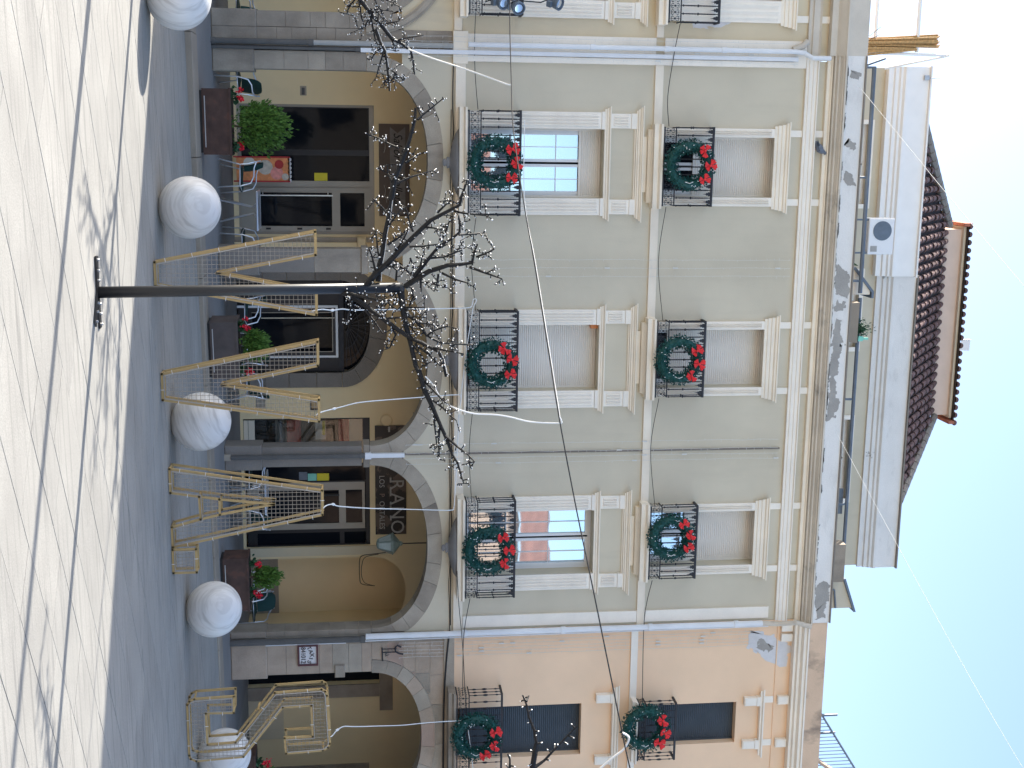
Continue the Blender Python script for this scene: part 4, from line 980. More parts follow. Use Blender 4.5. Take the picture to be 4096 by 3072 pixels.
# ---------------------------------------------------------------- floodlights clamped to the cream balcony
def flood(x, y, z, d, label, r=.115):
    e = empty('floodlight', (x, y, z), label, 'floodlight', 'floodlights on the cream balcony')
    d = Vector(d).normalized(); c = Vector((x, y, z)); q = d.to_track_quat('Z', 'Y').to_matrix()
    def rot(mb):
        mb.v = [tuple(c+q @ Vector(v)) for v in mb.v]; return mb
    rot(MB().lathe([(.03, -.22), (.06, -.21), (.085, -.16), (r*.95, -.05), (r, 0), (r*1.05, .01), (r*1.05, .045), (r*.9, .05), (r*.86, .02)], (0, 0, 0), 18)).build('housing', 'blue_grey_metal', e, smooth=False)
    rot(MB().lathe([(r*.8, .022), (r*.6, .030), (r*.3, .036), (.01, .038)], (0, 0, 0), 18)).build('lens', 'lens', e, smooth=True)
    rot(MB().box(-.05, .05, -.17, -.11, -.14, -.05)).build('ballast', 'blue_grey_metal', e)
    MB().tube([tuple(c+q @ Vector((-.12, 0, -.04))), tuple(c+Vector((-.02, .12, -.30))), (-2.45, -.43, 4.9)], .012, 6).build('bracket', 'iron', e)
flood(-2.335, -.85, 5.15, (.35, -.75, .45), 'lower round blue-grey floodlight beside the thin cable')
flood(-2.255, -.85, 5.42, (.45, -.8, .25), 'upper round blue-grey floodlight with bright lens crossed by the cable')
flood(-2.36, -.75, 6.15, (.3, -.6, .7), 'single small floodlight pointing up beside the cream window')

# ---------------------------------------------------------------- stone balls along the square
def ball(x, y, rot, label):
    b = MB().sphere((0, 0, 0), .42, 48, 28, sz=.985)
    o = b.build('stone_ball', 'marble', smooth=True); o.location = (x, y, zp(x)+.395); o.rotation_euler = rot
    tag(o, label, 'stone ball', 'stone balls in a row along the square')
ball(-1.73, -6.42, (.3, .2, 1.2), 'veined grey stone ball standing in the sunlight at the picture top')
ball(.985, -6.22, (.2, .5, 1.45), 'veined stone ball below the chairs of the first arch')
ball(4.0, -6.0, (.1, 1.15, .3), 'striped stone ball partly behind the second V-shaped letter frame')
ball(7.02, -5.45, (.5, .4, 1.1), 'ringed stone ball beside the square dot frame')
ball(9.68, -4.90, (.9, .2, .9), 'stone ball half hidden behind the S-shaped letter frame')

# ---------------------------------------------------------------- big letter frames for the Christmas lights
def clip(poly, axis, val):
    hits = []
    for lp_ in poly:
        n = len(lp_)
        for i in range(n):
            a, b = lp_[i], lp_[(i+1) % n]; u0, u1 = a[axis], b[axis]
            if (u0 <= val < u1) or (u1 <= val < u0):
                t = (val-u0)/(u1-u0); hits.append(a[1-axis]+t*(b[1-axis]-a[1-axis]))
    hits.sort(); return list(zip(hits[::2], hits[1::2]))
def inset(poly, d):
    n = len(poly); area = sum(poly[i][0]*poly[(i+1) % n][1]-poly[(i+1) % n][0]*poly[i][1] for i in range(n)); sg = 1 if area > 0 else -1
    out = []
    for i in range(n):
        p0, p, p1 = Vector(poly[i-1]), Vector(poly[i]), Vector(poly[(i+1) % n])
        e0, e1 = (p-p0).normalized(), (p1-p).normalized()
        n0, n1 = Vector((-e0.y, e0.x))*sg, Vector((-e1.y, e1.x))*sg
        bis = (n0+n1); k = max(.35, bis.length_squared/2)
        out.append(tuple(p+bis*(d/k)*.999))
    return out
def bar(mb, p, q, y, w=.0150, dy=.0145):
    p, q = Vector(p), Vector(q); d = (q-p)
    if d.length < 1e-6: return
    d.normalize(); nrm = Vector((-d.y, d.x))*w; e = d*w*.9
    a = [p-e-nrm, q+e-nrm, q+e+nrm, p-e+nrm]
    mb.add([(v.x, y-dy, v.y) for v in a]+[(v.x, y+dy, v.y) for v in a], [(0, 1, 2, 3), (7, 6, 5, 4), (0, 4, 5, 1), (1, 5, 6, 2), (2, 6, 7, 3), (3, 7, 4, 0)])
def letter(poly, y, depth, label, extra=(), holes=(), conn=None, pitch=.058):
    xs = [p[0] for p in poly]; zs = [p[1] for p in poly]; zb = min(zs)
    base = zp(sum(xs)/len(xs)); sh = base-zb+.019
    poly = [(x, z+sh) for x, z in poly]; extra = [((a[0], a[1]+sh), (b[0], b[1]+sh)) for a, b in extra]; holes = [[(x, z+sh) for x, z in h] for h in holes]
    e = empty('letter_frame', (sum(xs)/len(xs), y, base), label, 'letter frame', 'letter frames for Christmas lights')
    n = len(poly)
    for nm, yy in (('front_frame', y), ('back_frame', y+depth)):
        b = MB()
        for i in range(n): bar(b, poly[i], poly[(i+1) % n], yy)
        for p, q in extra: bar(b, p, q, yy)
        b.build(nm, 'tan_frame', e)
    c = MB()
    for p in (conn or poly):
        p = (p[0], p[1]+(sh if conn else 0)); c.box(p[0]-.011, p[0]+.011, y+.016, y+depth-.016, p[1]-.011, p[1]+.011)
    c.build('spacer_bar', 'tan_frame', e)
    g = MB(); x0, x1 = min(xs), max(xs); z0, z1 = zb+sh, max(zs)+sh; r = .0027
    for rg_ in ([poly]+list(holes),):
        k = x0+pitch*.5
        while k < x1:
            for a, b in clip(rg_, 0, k): g.box(k-r, k+r, y+.010, y+.017, a, b)
            k += pitch
        k = z0+pitch*.5
        while k < z1:
            for a, b in clip(rg_, 1, k): g.box(a, b, y+.002, y+.0095, k-r, k+r)
            k += pitch
    tag(g.build('wire_mesh', 'mesh_wire', e), kind='stuff')
    ins = inset(poly, .026); t = MB().tube([(x, y-.022, z) for x, z in ins]+[(ins[0][0], y-.022, ins[0][1])], .0085, 6); t.build('light_tube', 'led_tube', e)
    cl = MB()
    for i in range(n):
        a, b = Vector(poly[i]), Vector(poly[(i+1) % n]); l = (b-a).length; k = int(l/.33)
        for j in range(k):
            p = a+(b-a)*((j+.6)/max(1, k)); d = (b-a).normalized(); nrm = Vector((-d.y, d.x))
            u, v = p-nrm*.030, p+nrm*.030
            cl.tube([(u.x, y-.024, u.y), (p.x, y-.031, p.y), (v.x, y-.024, v.y)], .004, 4)
    cl.build('cable_tie', 'led_cap', e)
    return e
letter([(1.647, -.085), (1.954, -.085), (2.342, 1.98), (2.04, 1.98), (1.789, .701), (1.549, 1.98), (1.242, 1.98)], -7.0, .20, 'tan V-shaped letter frame with wire mesh behind the black tree post')
letter([(3.152, -.072), (3.505, -.072), (3.829, 1.99), (3.527, 1.99), (3.313, .702), (3.056, 1.985), (2.728, 1.985)], -6.85, .20, 'tan V-shaped letter frame with wire mesh in front of a striped stone ball')
letter([(4.525, -.062), (4.865, -.062), (4.927, .32), (5.253, .33), (5.358, -.062), (5.648, -.062), (5.227, 2.003), (4.872, 2.003)], -6.6, .24, 'tan A-shaped letter frame standing before the third arch', holes=[[(4.972, .594), (5.194, .594), (5.06, 1.338)]], extra=[((4.972, .594), (5.194, .594)), ((4.972, .594), (5.06, 1.338)), ((5.06, 1.338), (5.194, .594)), ((4.927, .32), (4.972, .594)), ((5.253, .33), (5.194, .594))])
letter([(5.67, -.056), (6.007, -.056), (6.005, .26), (5.667, .26)], -6.65, .18, 'small square tan full-stop frame at the foot of the A', pitch=.05)
letter([(8.179, .628), (8.199, .056), (8.23, -.017), (8.285, -.05), (9.092, -.05), (9.15, -.029), (9.189, .052), (9.154, .741), (8.386, 1.34), (8.375, 1.76), (8.875, 1.772), (8.879, 1.356), (9.133, 1.372), (9.109, 1.921), (9.066, 1.997), (9.003, 2.027), (8.226, 1.993), (8.156, 1.969), (8.12, 1.915), (8.148, 1.226), (8.919, .633), (8.933, .222), (8.432, .215), (8.441, .621)], -6.0, .27,
       'tan S-shaped letter frame with rounded corners in front of the pink stone arch', conn=[(8.199, .056), (9.092, -.05), (8.42, .98), (8.66, 1.13), (9.133, 1.372), (8.226, 1.993), (9.109, 1.921), (8.441, .621)])

# ---------------------------------------------------------------- artificial trees with lights
def lit_tree(data, base, top, label, seed, foot=True, bulbs=1.0):
    rg = random.Random(seed); bx, by = base; z0 = zp(bx)
    e = empty('lighted_tree', (bx, by, z0), label, 'artificial tree', 'artificial trees hung with lights')
    MB().tube([(bx, by, z0+.02), (bx+(top[0]-bx)*.4, by+(top[1]-by)*.4, z0+.02+(top[2]-z0)*.4), top], .060, 16, .054).build('post', 'pole_paint', e, smooth=True)
    MB().lathe([(.052, 0), (.05, .03), (.02, .05)], top, 14).build('post_cap', 'pole_paint', e)
    for a in (R(178), R(-35), R(5)) if foot else ():
        d = Vector((math.cos(a), math.sin(a))); nrm = Vector((-d.y, d.x))*.045; c = Vector((bx, by)); q = c+d*.37
        pts = [c-nrm, q-nrm, q+nrm, c+nrm]
        MB().add([(p.x, p.y, z0+.004) for p in pts]+[(p.x, p.y, z0+.022) for p in pts], [(4, 5, 6, 7), (0, 1, 5, 4), (1, 2, 6, 5), (2, 3, 7, 6), (3, 0, 4, 7)]).build('base_foot', 'pole_paint', e)
        b = MB()
        for k in (.12, .22, .33): b.lathe([(.014, 0), (.014, .014), (.008, .02)], (bx+d.x*k, by+d.y*k, z0+.022), 6)
        b.build('bolts', 'steel', e)
    stub, cap = MB(), MB()
    def bulb(p, d, l):
        q = p+d*l
        stub.tube([p, q], .0075, 4)
        cap.tube([q-d*.004, q+d*.012], rg.uniform(.0045, .0064), 5)
        if rg.random() < .25: cap.tube([p+d*l*.25+Vector((0, 0, .008)), q+Vector((0, 0, .008))], .0035, 3)
    for pts, r in data:
        r = r*1.45+.004
        P = [Vector(p) for p in pts]
        # roughen the run of the branch
        Q = [P[0]]
        for a, b in zip(P, P[1:]):
            l = (b-a).length; k = max(1, int(l/.12))
            for j in range(1, k+1):
                w = Vector((rg.uniform(-1, 1), rg.uniform(-1, 1), rg.uniform(-1, 1)))*.006
                Q.append(a+(b-a)*(j/k)+(w if j < k else Vector()))
        n = len(Q); rad = [max(.004, r*(1-.55*i/(n-1))*(1+rg.uniform(-.12, .12))) for i in range(n)] if n > 1 else [r]
        MB().tube(Q, rad, 7).build('branch', 'bark', e)
        # knots, stubs and light caps
        tot = sum((b-a).length for a, b in zip(Q, Q[1:])); step = (.052 if r < .0215 else .058)/bulbs
        s = rg.uniform(.01, step); acc = 0
        for i, (a, b) in enumerate(zip(Q, Q[1:])):
            l = (b-a).length
            while s < acc+l:
                p = a+(b-a)*((s-acc)/l); d = (b-a).normalized()
                o = Vector((rg.gauss(0, 1), rg.gauss(0, .8), rg.gauss(0, 1))); o = (o-d*o.dot(d)).normalized(); o = (o+d*rg.uniform(-.1, .6)).normalized()
                bulb(p+o*rad[i]*.7, o, rg.uniform(.02, .05)); s += step*rg.uniform(.6, 1.5)
            acc += l
        # cable runs along thicker branches
        if r >= .0215 and n > 3:
            w = MB(); off = Vector((0, -.3, 1)).normalized()
            w.tube([q+off*(rad[i]+.003)+Vector((0, 0, .004*math.sin(i*1.7))) for i, q in enumerate(Q)], .004, 4); w.build('light_cable', 'cable_white' if rg.random() < .4 else 'cable_black', e)
        if bulbs >= 1 and r < .0215 and n > 2:
            for _ in range(4):
                i = rg.randrange(1, n); d = (Q[i]-Q[i-1]).normalized()
                o = Vector((rg.gauss(0, 1), rg.gauss(0, 1), rg.gauss(0, 1))); o = (o-d*o.dot(d)*.6).normalized()
                l = rg.uniform(.06, .16); stub.tube([Q[i], Q[i]+o*l], .0048, 4)
                for k in range(3): 
                    oo = Vector((rg.gauss(0, 1), rg.gauss(0, 1), rg.gauss(0, 1))).normalized(); bulb(Q[i]+o*l*(.4+.3*k), (oo+o*.4).normalized(), rg.uniform(.015, .035))
    tag(stub.build('light_stubs', 'bark', e), kind='stuff'); tag(cap.build('light_caps', 'led_cap', e, smooth=True), kind='stuff')
    return e
TREE_MID=[([(1.577,-10.6,2.614),(1.414,-10.631,2.738),(1.287,-10.662,2.878),(1.048,-10.694,3.105),(0.958,-10.725,3.191),(0.842,-10.756,3.311),(0.753,-10.787,3.474),(0.682,-10.819,3.601),(0.603,-10.85,3.62)],0.022),
([(0.616,-10.844,3.609),(0.517,-10.919,3.64),(0.423,-10.994,3.664)],0.008),
([(0.763,-10.773,3.379),(0.692,-10.81,3.446),(0.63,-10.848,3.512)],0.008),
([(0.743,-10.803,3.551),(0.76,-10.865,3.632),(0.781,-10.928,3.861)],0.007),
([(1.488,-10.6,2.773),(1.342,-10.56,2.783),(1.195,-10.52,2.82),(1.004,-10.48,2.849),(0.83,-10.44,2.886),(0.656,-10.4,2.914)],0.02),
([(0.656,-10.4,2.914),(0.426,-10.37,2.96),(0.237,-10.34,3.04),(0.042,-10.31,3.112),(-0.154,-10.28,3.163),(-0.293,-10.25,3.179)],0.017),
([(-0.175,-10.275,3.199),(-0.226,-10.216,3.259),(-0.305,-10.158,3.362),(-0.4,-10.1,3.48)],0.007),
([(0.117,-10.6,2.989),(0.091,-10.56,2.915),(0.058,-10.52,2.853),(0.021,-10.48,2.785),(-0.002,-10.44,2.723),(-0.005,-10.4,2.689)],0.006),
([(0.268,-10.343,3.068),(0.223,-10.293,3.155),(0.195,-10.243,3.207)],0.006),
([(0.482,-10.377,2.981),(0.44,-10.339,3.067),(0.413,-10.302,3.14),(0.384,-10.264,3.249),(0.349,-10.227,3.366)],0.006),
([(0.496,-10.379,2.938),(0.385,-10.354,2.883),(0.295,-10.329,2.881)],0.006),
([(0.787,-10.431,2.864),(0.735,-10.414,2.825),(0.658,-10.398,2.747),(0.641,-10.381,2.725)],0.006),
([(0.943,-10.465,2.876),(0.864,-10.465,2.929),(0.811,-10.465,2.969)],0.006),
([(1.387,-10.635,2.747),(1.235,-10.66,2.713),(1.128,-10.685,2.678)],0.007),
([(1.281,-10.544,2.793),(1.144,-10.494,2.768),(0.981,-10.444,2.757)],0.006),
([(1.117,-10.502,2.874),(1.029,-10.486,3.007),(0.951,-10.469,3.088),(0.916,-10.452,3.168)],0.007),
([(0.959,-10.714,3.13),(0.862,-10.747,3.094),(0.782,-10.781,3.076),(0.703,-10.814,3.049)],0.006),
([(1.163,-10.676,2.948),(1.104,-10.651,3.001),(1.027,-10.626,3.046),(0.941,-10.601,3.091)],0.007),
([(1.541,-10.6,3.054),(1.447,-10.65,3.185),(1.371,-10.7,3.297),(1.304,-10.75,3.487),(1.272,-10.8,3.746)],0.021),
([(1.272,-10.798,3.738),(1.144,-10.861,3.757),(1.07,-10.923,3.781)],0.007),
([(1.208,-10.833,3.778),(1.166,-10.908,3.866),(1.116,-10.983,3.945)],0.006),
([(1.317,-10.793,3.712),(1.369,-10.88,3.871),(1.42,-10.968,4.029)],0.008),
([(1.439,-10.64,3.141),(1.326,-10.625,3.23),(1.221,-10.61,3.319),(1.116,-10.595,3.409),(1.055,-10.58,3.525),(0.976,-10.565,3.623)],0.013),
([(1.003,-10.568,3.614),(0.997,-10.518,3.77),(0.987,-10.468,3.9)],0.006),
([(0.976,-10.565,3.623),(0.889,-10.548,3.628),(0.803,-10.532,3.616),(0.769,-10.515,3.59)],0.006),
([(1.081,-10.591,3.426),(0.94,-10.591,3.488),(0.799,-10.591,3.532)],0.006),
([(1.343,-10.628,3.204),(1.242,-10.578,3.233),(1.14,-10.528,3.262)],0.006),
([(1.118,-10.688,3.096),(1.111,-10.713,3.243),(1.086,-10.738,3.391)],0.006),
([(1.247,-10.615,3.275),(1.231,-10.59,3.462),(1.162,-10.565,3.651)],0.007),
([(1.385,-10.73,3.427),(1.449,-10.792,3.572),(1.477,-10.855,3.69)],0.007),
([(1.497,-10.6,3.267),(1.512,-10.7,3.376),(1.527,-10.8,3.484)],0.006),
([(1.403,-10.73,3.392),(1.468,-10.78,3.38),(1.567,-10.83,3.342)],0.006),
([(1.464,-10.655,3.211),(1.591,-10.705,3.217)],0.007),
([(1.249,-10.6,3.108),(1.298,-10.55,3.128),(1.356,-10.5,3.174)],0.006),
([(1.328,-10.6,3.002),(1.364,-10.6,3.055),(1.417,-10.6,3.117)],0.007),
([(1.479,-10.6,2.958),(1.369,-10.633,2.966),(1.331,-10.667,2.921),(1.319,-10.7,2.859)],0.006),
([(0.913,-10.74,3.259),(0.916,-10.815,3.342),(0.927,-10.89,3.407)],0.006),
([(1.134,-10.596,3.409),(1.102,-10.546,3.5),(1.168,-10.496,3.612)],0.006),
([(1.597,-10.6,2.397),(1.604,-10.67,2.473),(1.618,-10.74,2.549),(1.633,-10.81,2.654),(1.639,-10.88,2.744),(1.661,-10.95,2.87)],0.01),
([(1.604,-10.608,2.404),(1.693,-10.639,2.579),(1.79,-10.669,2.715),(1.863,-10.7,2.821),(1.968,-10.73,2.958),(2.065,-10.761,3.11),(2.108,-10.791,3.223),(2.197,-10.822,3.391),(2.278,-10.853,3.427),(2.453,-10.883,3.464)],0.019),
([(1.567,-10.6,3.002),(1.778,-10.65,3.022),(1.958,-10.7,3.058),(2.122,-10.75,3.102),(2.34,-10.8,3.146),(2.433,-10.85,3.19),(2.596,-10.9,3.241)],0.021),
([(2.385,-10.827,3.179),(2.589,-10.857,3.234),(2.779,-10.887,3.324),(2.97,-10.917,3.408),(3.117,-10.947,3.47),(3.249,-10.977,3.519)],0.017),
([(3.249,-10.977,3.519),(3.343,-11.043,3.578),(3.457,-11.11,3.609),(3.526,-11.177,3.632)],0.007),
([(3.068,-10.937,3.45),(3.177,-11.003,3.58),(3.243,-11.07,3.682),(3.307,-11.137,3.747)],0.008),
([(2.483,-10.842,3.22),(2.597,-10.892,3.338),(2.667,-10.942,3.406),(2.715,-10.992,3.466)],0.008),
([(2.701,-10.877,3.332),(2.779,-10.927,3.435),(2.834,-10.977,3.489),(2.888,-11.027,3.563)],0.007),
([(2.864,-10.899,3.338),(2.951,-10.961,3.341),(3.169,-11.024,3.363)],0.007),
([(2.991,-10.919,3.394),(3.13,-11.007,3.381),(3.289,-11.094,3.383)],0.007),
([(1.763,-10.646,3.023),(1.865,-10.639,3.115),(1.906,-10.632,3.169),(2.048,-10.625,3.271),(2.097,-10.618,3.349),(2.138,-10.611,3.427),(2.152,-10.604,3.585),(2.167,-10.596,3.782)],0.011),
([(1.917,-10.632,3.177),(1.943,-10.594,3.35),(1.973,-10.557,3.517)],0.006),
([(2.064,-10.624,3.271),(2.007,-10.641,3.347),(1.973,-10.658,3.424),(1.956,-10.674,3.501)],0.006),
([(2.16,-10.81,3.33),(2.165,-10.877,3.41),(2.177,-10.944,3.528),(2.19,-11.01,3.63)],0.007),
([(2.125,-10.775,3.147),(2.202,-10.834,3.259),(2.263,-10.892,3.333),(2.323,-10.95,3.398)],0.007),
([(2.107,-10.745,3.095),(2.204,-10.82,3.183),(2.316,-10.895,3.272)],0.007),
([(1.776,-10.655,2.631),(1.897,-10.68,2.729),(2.026,-10.705,2.82)],0.007),
([(1.923,-10.715,2.882),(2.027,-10.752,2.949),(2.098,-10.79,2.909),(2.154,-10.827,2.885),(2.144,-10.865,2.839)],0.006),
([(1.863,-10.703,2.844),(1.845,-10.753,3.034),(1.831,-10.803,3.208)],0.006),
([(1.755,-10.645,3.023),(1.749,-10.695,3.113),(1.746,-10.745,3.249)],0.006),
([(1.536,-10.6,3.04),(1.555,-10.567,3.119),(1.653,-10.533,3.143),(1.798,-10.5,3.082)],0.006),
([(1.626,-10.618,2.465),(1.735,-10.668,2.495),(1.829,-10.718,2.463),(1.906,-10.768,2.448)],0.006),
([(1.661,-10.95,2.877),(1.675,-11.012,2.801),(1.682,-11.075,2.741)],0.006),
([(1.661,-10.95,2.87),(1.696,-11.025,2.905),(1.716,-11.1,2.955)],0.006),
([(1.898,-10.684,3.059),(1.964,-10.709,3.12),(2.046,-10.734,3.172)],0.008),
([(1.589,-10.605,3.009),(1.608,-10.643,2.946),(1.642,-10.68,2.915)],0.008)]
TREE_LEFT=[([(-2.001,-6.66,2.469),(-1.779,-6.643,2.597),(-1.598,-6.627,2.736),(-1.432,-6.61,2.893),(-1.257,-6.593,3.034),(-1.192,-6.577,3.177),(-1.117,-6.56,3.284)],0.024),
([(-1.117,-6.56,3.284),(-0.998,-6.527,3.312),(-0.895,-6.493,3.327),(-0.81,-6.46,3.342)],0.008),
([(-1.358,-6.66,2.821),(-1.218,-6.72,2.872),(-1.087,-6.78,2.941),(-0.913,-6.84,2.965),(-0.74,-6.9,2.98),(-0.575,-6.96,2.991)],0.014),
([(-1.096,-6.775,2.932),(-1.042,-6.813,2.913),(-0.911,-6.85,2.868),(-0.814,-6.888,2.84),(-0.744,-6.925,2.822)],0.007),
([(-1.14,-6.756,2.915),(-1.093,-6.79,2.853),(-1.039,-6.823,2.799),(-0.977,-6.856,2.768)],0.008),
([(-1.242,-6.584,3.123),(-1.271,-6.568,3.213),(-1.292,-6.551,3.33),(-1.314,-6.534,3.456)],0.006),
([(-1.432,-6.61,2.893),(-1.45,-6.635,2.999),(-1.477,-6.66,3.131)],0.006),
([(-1.623,-6.629,2.727),(-1.621,-6.604,2.895),(-1.602,-6.579,3.054)],0.006),
([(-1.784,-6.66,2.86),(-1.742,-6.61,2.983),(-1.706,-6.56,3.064),(-1.679,-6.51,3.127)],0.007),
([(-1.779,-6.643,2.597),(-1.683,-6.677,2.623),(-1.511,-6.71,2.638),(-1.382,-6.743,2.681)],0.007),
([(-1.564,-6.624,2.753),(-1.397,-6.591,2.787),(-1.229,-6.557,2.822),(-1.146,-6.524,2.875)],0.008),
([(-0.879,-6.852,2.968),(-0.834,-6.902,3.024),(-0.782,-6.952,3.092),(-0.713,-7.002,3.169)],0.007),
([(-1.265,-6.594,3.025),(-1.178,-6.619,3.06),(-1.09,-6.644,3.085)],0.006),
([(-0.739,-6.9,2.975),(-0.693,-6.975,2.934),(-0.613,-7.05,2.915)],0.006),
([(-0.713,-6.909,2.979),(-0.711,-6.984,3.021),(-0.742,-7.059,3.045)],0.006),
([(-1.681,-6.634,2.684),(-1.646,-6.617,2.596),(-1.654,-6.6,2.491),(-1.679,-6.584,2.43)],0.006),
([(-1.779,-6.643,2.597),(-1.674,-6.66,2.509),(-1.595,-6.677,2.465),(-1.542,-6.693,2.455)],0.007),
([(-1.598,-6.627,2.736),(-1.572,-6.664,2.858),(-1.477,-6.702,2.936)],0.006),
([(-1.816,-6.66,2.772),(-1.726,-6.56,2.826),(-1.617,-6.46,2.88)],0.007),
([(-1.382,-6.743,2.681),(-1.466,-6.768,2.725),(-1.5,-6.793,2.803)],0.006),
([(-1.399,-6.739,2.672),(-1.363,-6.764,2.637),(-1.343,-6.789,2.602)],0.005)]
TREE_RIGHT=[([(5.89,-13.5,4.021),(5.511,-13.5,4.063),(5.327,-13.5,4.088),(5.266,-13.5,4.097)],0.021),
([(5.266,-13.5,4.097),(5.167,-13.463,4.081),(5.056,-13.425,4.037),(4.962,-13.387,4.021),(4.881,-13.35,3.987)],0.008),
([(5.511,-13.5,4.082),(5.491,-13.483,4.122),(5.461,-13.467,4.177),(5.401,-13.45,4.241),(5.326,-13.433,4.319),(5.241,-13.417,4.407),(5.176,-13.4,4.48)],0.008),
([(5.727,-13.5,3.875),(5.483,-13.533,3.858),(5.382,-13.567,3.853),(5.313,-13.6,3.829)],0.008),
([(4.932,-13.375,4.018),(4.919,-13.35,4.03),(4.9,-13.325,4.048)],0.005)]
lit_tree(TREE_MID, (1.60, -10.6), (1.555, -10.6, 3.0), 'bare black artificial tree with light caps on a thick post in the sun', 1)
tx_ = [([(-2.87-(x-1.6), y+3.94, z) for x, y, z in q], r) for q, r in TREE_MID]
TREE_LEFT += [b for b in tx_ if all(p[0] < -2.05 for p in b[0])]
tx_ = [([(6.1-(x-1.6), y-3.0, z+.35) for x, y, z in q], r) for q, r in TREE_MID]+[([(x+4.5, y-3.0, z+.35) for x, y, z in q], r) for q, r in TREE_MID]
TREE_RIGHT += [b for b in tx_ if all(p[0] > 6.15 for p in b[0])]
lit_tree(TREE_LEFT, (-2.87, -6.66), (-2.80, -6.66, 2.95), 'glittering bare artificial tree reaching in from the picture top edge', 2, bulbs=1.1)
lit_tree(TREE_RIGHT, (6.10, -13.6), (6.05, -13.6, 3.35), 'bare branch with few large light caps at the picture bottom edge', 3, bulbs=.8)
def link_limbs(pts, name, r):
    e = [o for o in bpy.data.objects if o.get('label') == name][0]
    MB().tube(pts, r, 8, r*.6).build('limb', 'bark', e)
link_limbs([(-2.80, -6.66, 2.35), (-2.4, -6.66, 2.42), TREE_LEFT[0][0][0]], 'glittering bare artificial tree reaching in from the picture top edge', .03)
link_limbs([(6.06, -13.6, 3.2), (6.0, -13.55, 3.7), TREE_RIGHT[0][0][0]], 'bare branch with few large light caps at the picture bottom edge', .03)
link_limbs([(6.06, -13.6, 3.0), (5.9, -13.6, 3.5), TREE_RIGHT[3][0][0]], 'bare branch with few large light caps at the picture bottom edge', .014)
# street lamp left of the picture whose long shadow crosses the paving
lp = empty('street_lamp', (-3.2, -8.75, zp(-3.2)), 'tall dark street lamp left of the picture, its shadow crossing the paving', 'street lamp')
MB().lathe([(.16, 0), (.16, .25), (.10, .35), (.085, .5), (.062, 3.6), (.05, 7.4)], (-3.2, -8.75, zp(-3.2)), 14).build('post', 'pole_paint', lp)
MB().lathe([(.04, 0), (.18, .08), (.24, .34), (.26, .36), (.10, .5), (.02, .58)], (-3.2, -8.75, zp(-3.2)+7.4), 8).build('lamp_head', 'pole_paint', lp)

# ---------------------------------------------------------------- wreaths on the balcony rails
def wreath_mesh(seed):
    rg = random.Random(seed); b = MB(); Rm, rm = .385, .125
    for i in range(1500):
        t = rg.uniform(0, 2*math.pi); ph = rg.uniform(0, 2*math.pi); rr = rm*(.55+.5*rg.random()**.5)
        rad = Rm+rr*math.cos(ph); c = Vector((rad*math.cos(t), -rr*.8*math.sin(ph), rad*math.sin(t)))
        out = (c-Vector((Rm*math.cos(t), 0, Rm*math.sin(t)))).normalized(); tan = Vector((-math.sin(t), 0, math.cos(t)))
        d = (out*rg.uniform(.2, 1)+tan*rg.uniform(-1, 1)+Vector((rg.gauss(0, .3), rg.gauss(0, .3), rg.gauss(0, .3)))).normalized(); s = d.cross(out+Vector((.01, .02, .03))).normalized()
        l, w = rg.uniform(.035, .075), rg.uniform(.012, .026); f = out*rg.uniform(-.01, .02)
        b.add([tuple(c-s*w*.3), tuple(c+d*l*.5-s*w+f), tuple(c+d*l), tuple(c+d*l*.5+s*w+f)], [(0, 1, 2, 3)])
    core = [(Rm*math.cos(2*math.pi*k/32), 0, Rm*math.sin(2*math.pi*k/32)) for k in range(33)]
    b.tube(core, rm*.72, 8, cap=False); return b
def bow_mesh(seed):
    rg = random.Random(seed); b = MB(); 
    for lobe in ((55, 1), (125, 1), (-60, .85), (-125, .9)) if seed % 2 else ((20, 1), (160, 1), (-55, .8), (-120, .9)):
        a0 = R(lobe[0]); n = 6; L0 = .135*lobe[1]
        vs = [(0, -.02, 0)]
        for k in range(n+1):
            a = a0+(k/n-.5)*R(58); L1 = L0*(1+rg.uniform(-.08, .08))
            vs.append((L1*math.cos(a), -.03-.022*(k % 2)-rg.uniform(0, .01), L1*math.sin(a)))
        b.add(vs, [(0, k, k+1) for k in range(1, n+1)])
        vs = [(0, .0, 0)]+[(v[0]*.97, v[1]+.03, v[2]*.97) for v in vs[1:]]
        b.add(vs, [(0, k+1, k) for k in range(1, n+1)])
    b.sphere((0, -.045, 0), .026, 8, 5); return b
W = [((.455, -.56, 5.07), .98, 'dark green wreath with three red bows on the first-floor balcony before the sky-blue window', 0),
     ((4.19, -.56, 5.05), .95, 'dark green wreath with three red bows before the closed first-floor white shutter', .3),
     ((7.87, -.56, 5.02), .98, 'dark green wreath with red bows before the first-floor window mirroring a red roof', .1),
     ((11.75, -.58, 4.82), .98, 'dark green wreath with red bows on the rail before the large dark peach-house shutter', -.35),
     ((.46, -.43, 8.75), .93, 'speckled green wreath on the second-floor balcony below the pigeon', .05),
     ((4.17, -.43, 8.70), .93, 'speckled green wreath on the middle second-floor balcony below the stained parapet', -.1),
     ((7.75, -.43, 8.68), .94, 'speckled green wreath on the second-floor balcony with a half-lowered shutter showing blue glass', .2),
     ((11.80, -.44, 8.30), .98, 'green wreath on the small upper balcony of the peach house', -.15)]
W = [(Vector(c), s, l, r) for c, s, l, r in W]
wm = [wreath_mesh(60), wreath_mesh(61)]; bm_ = [bow_mesh(5), bow_mesh(8), bow_mesh(9)]
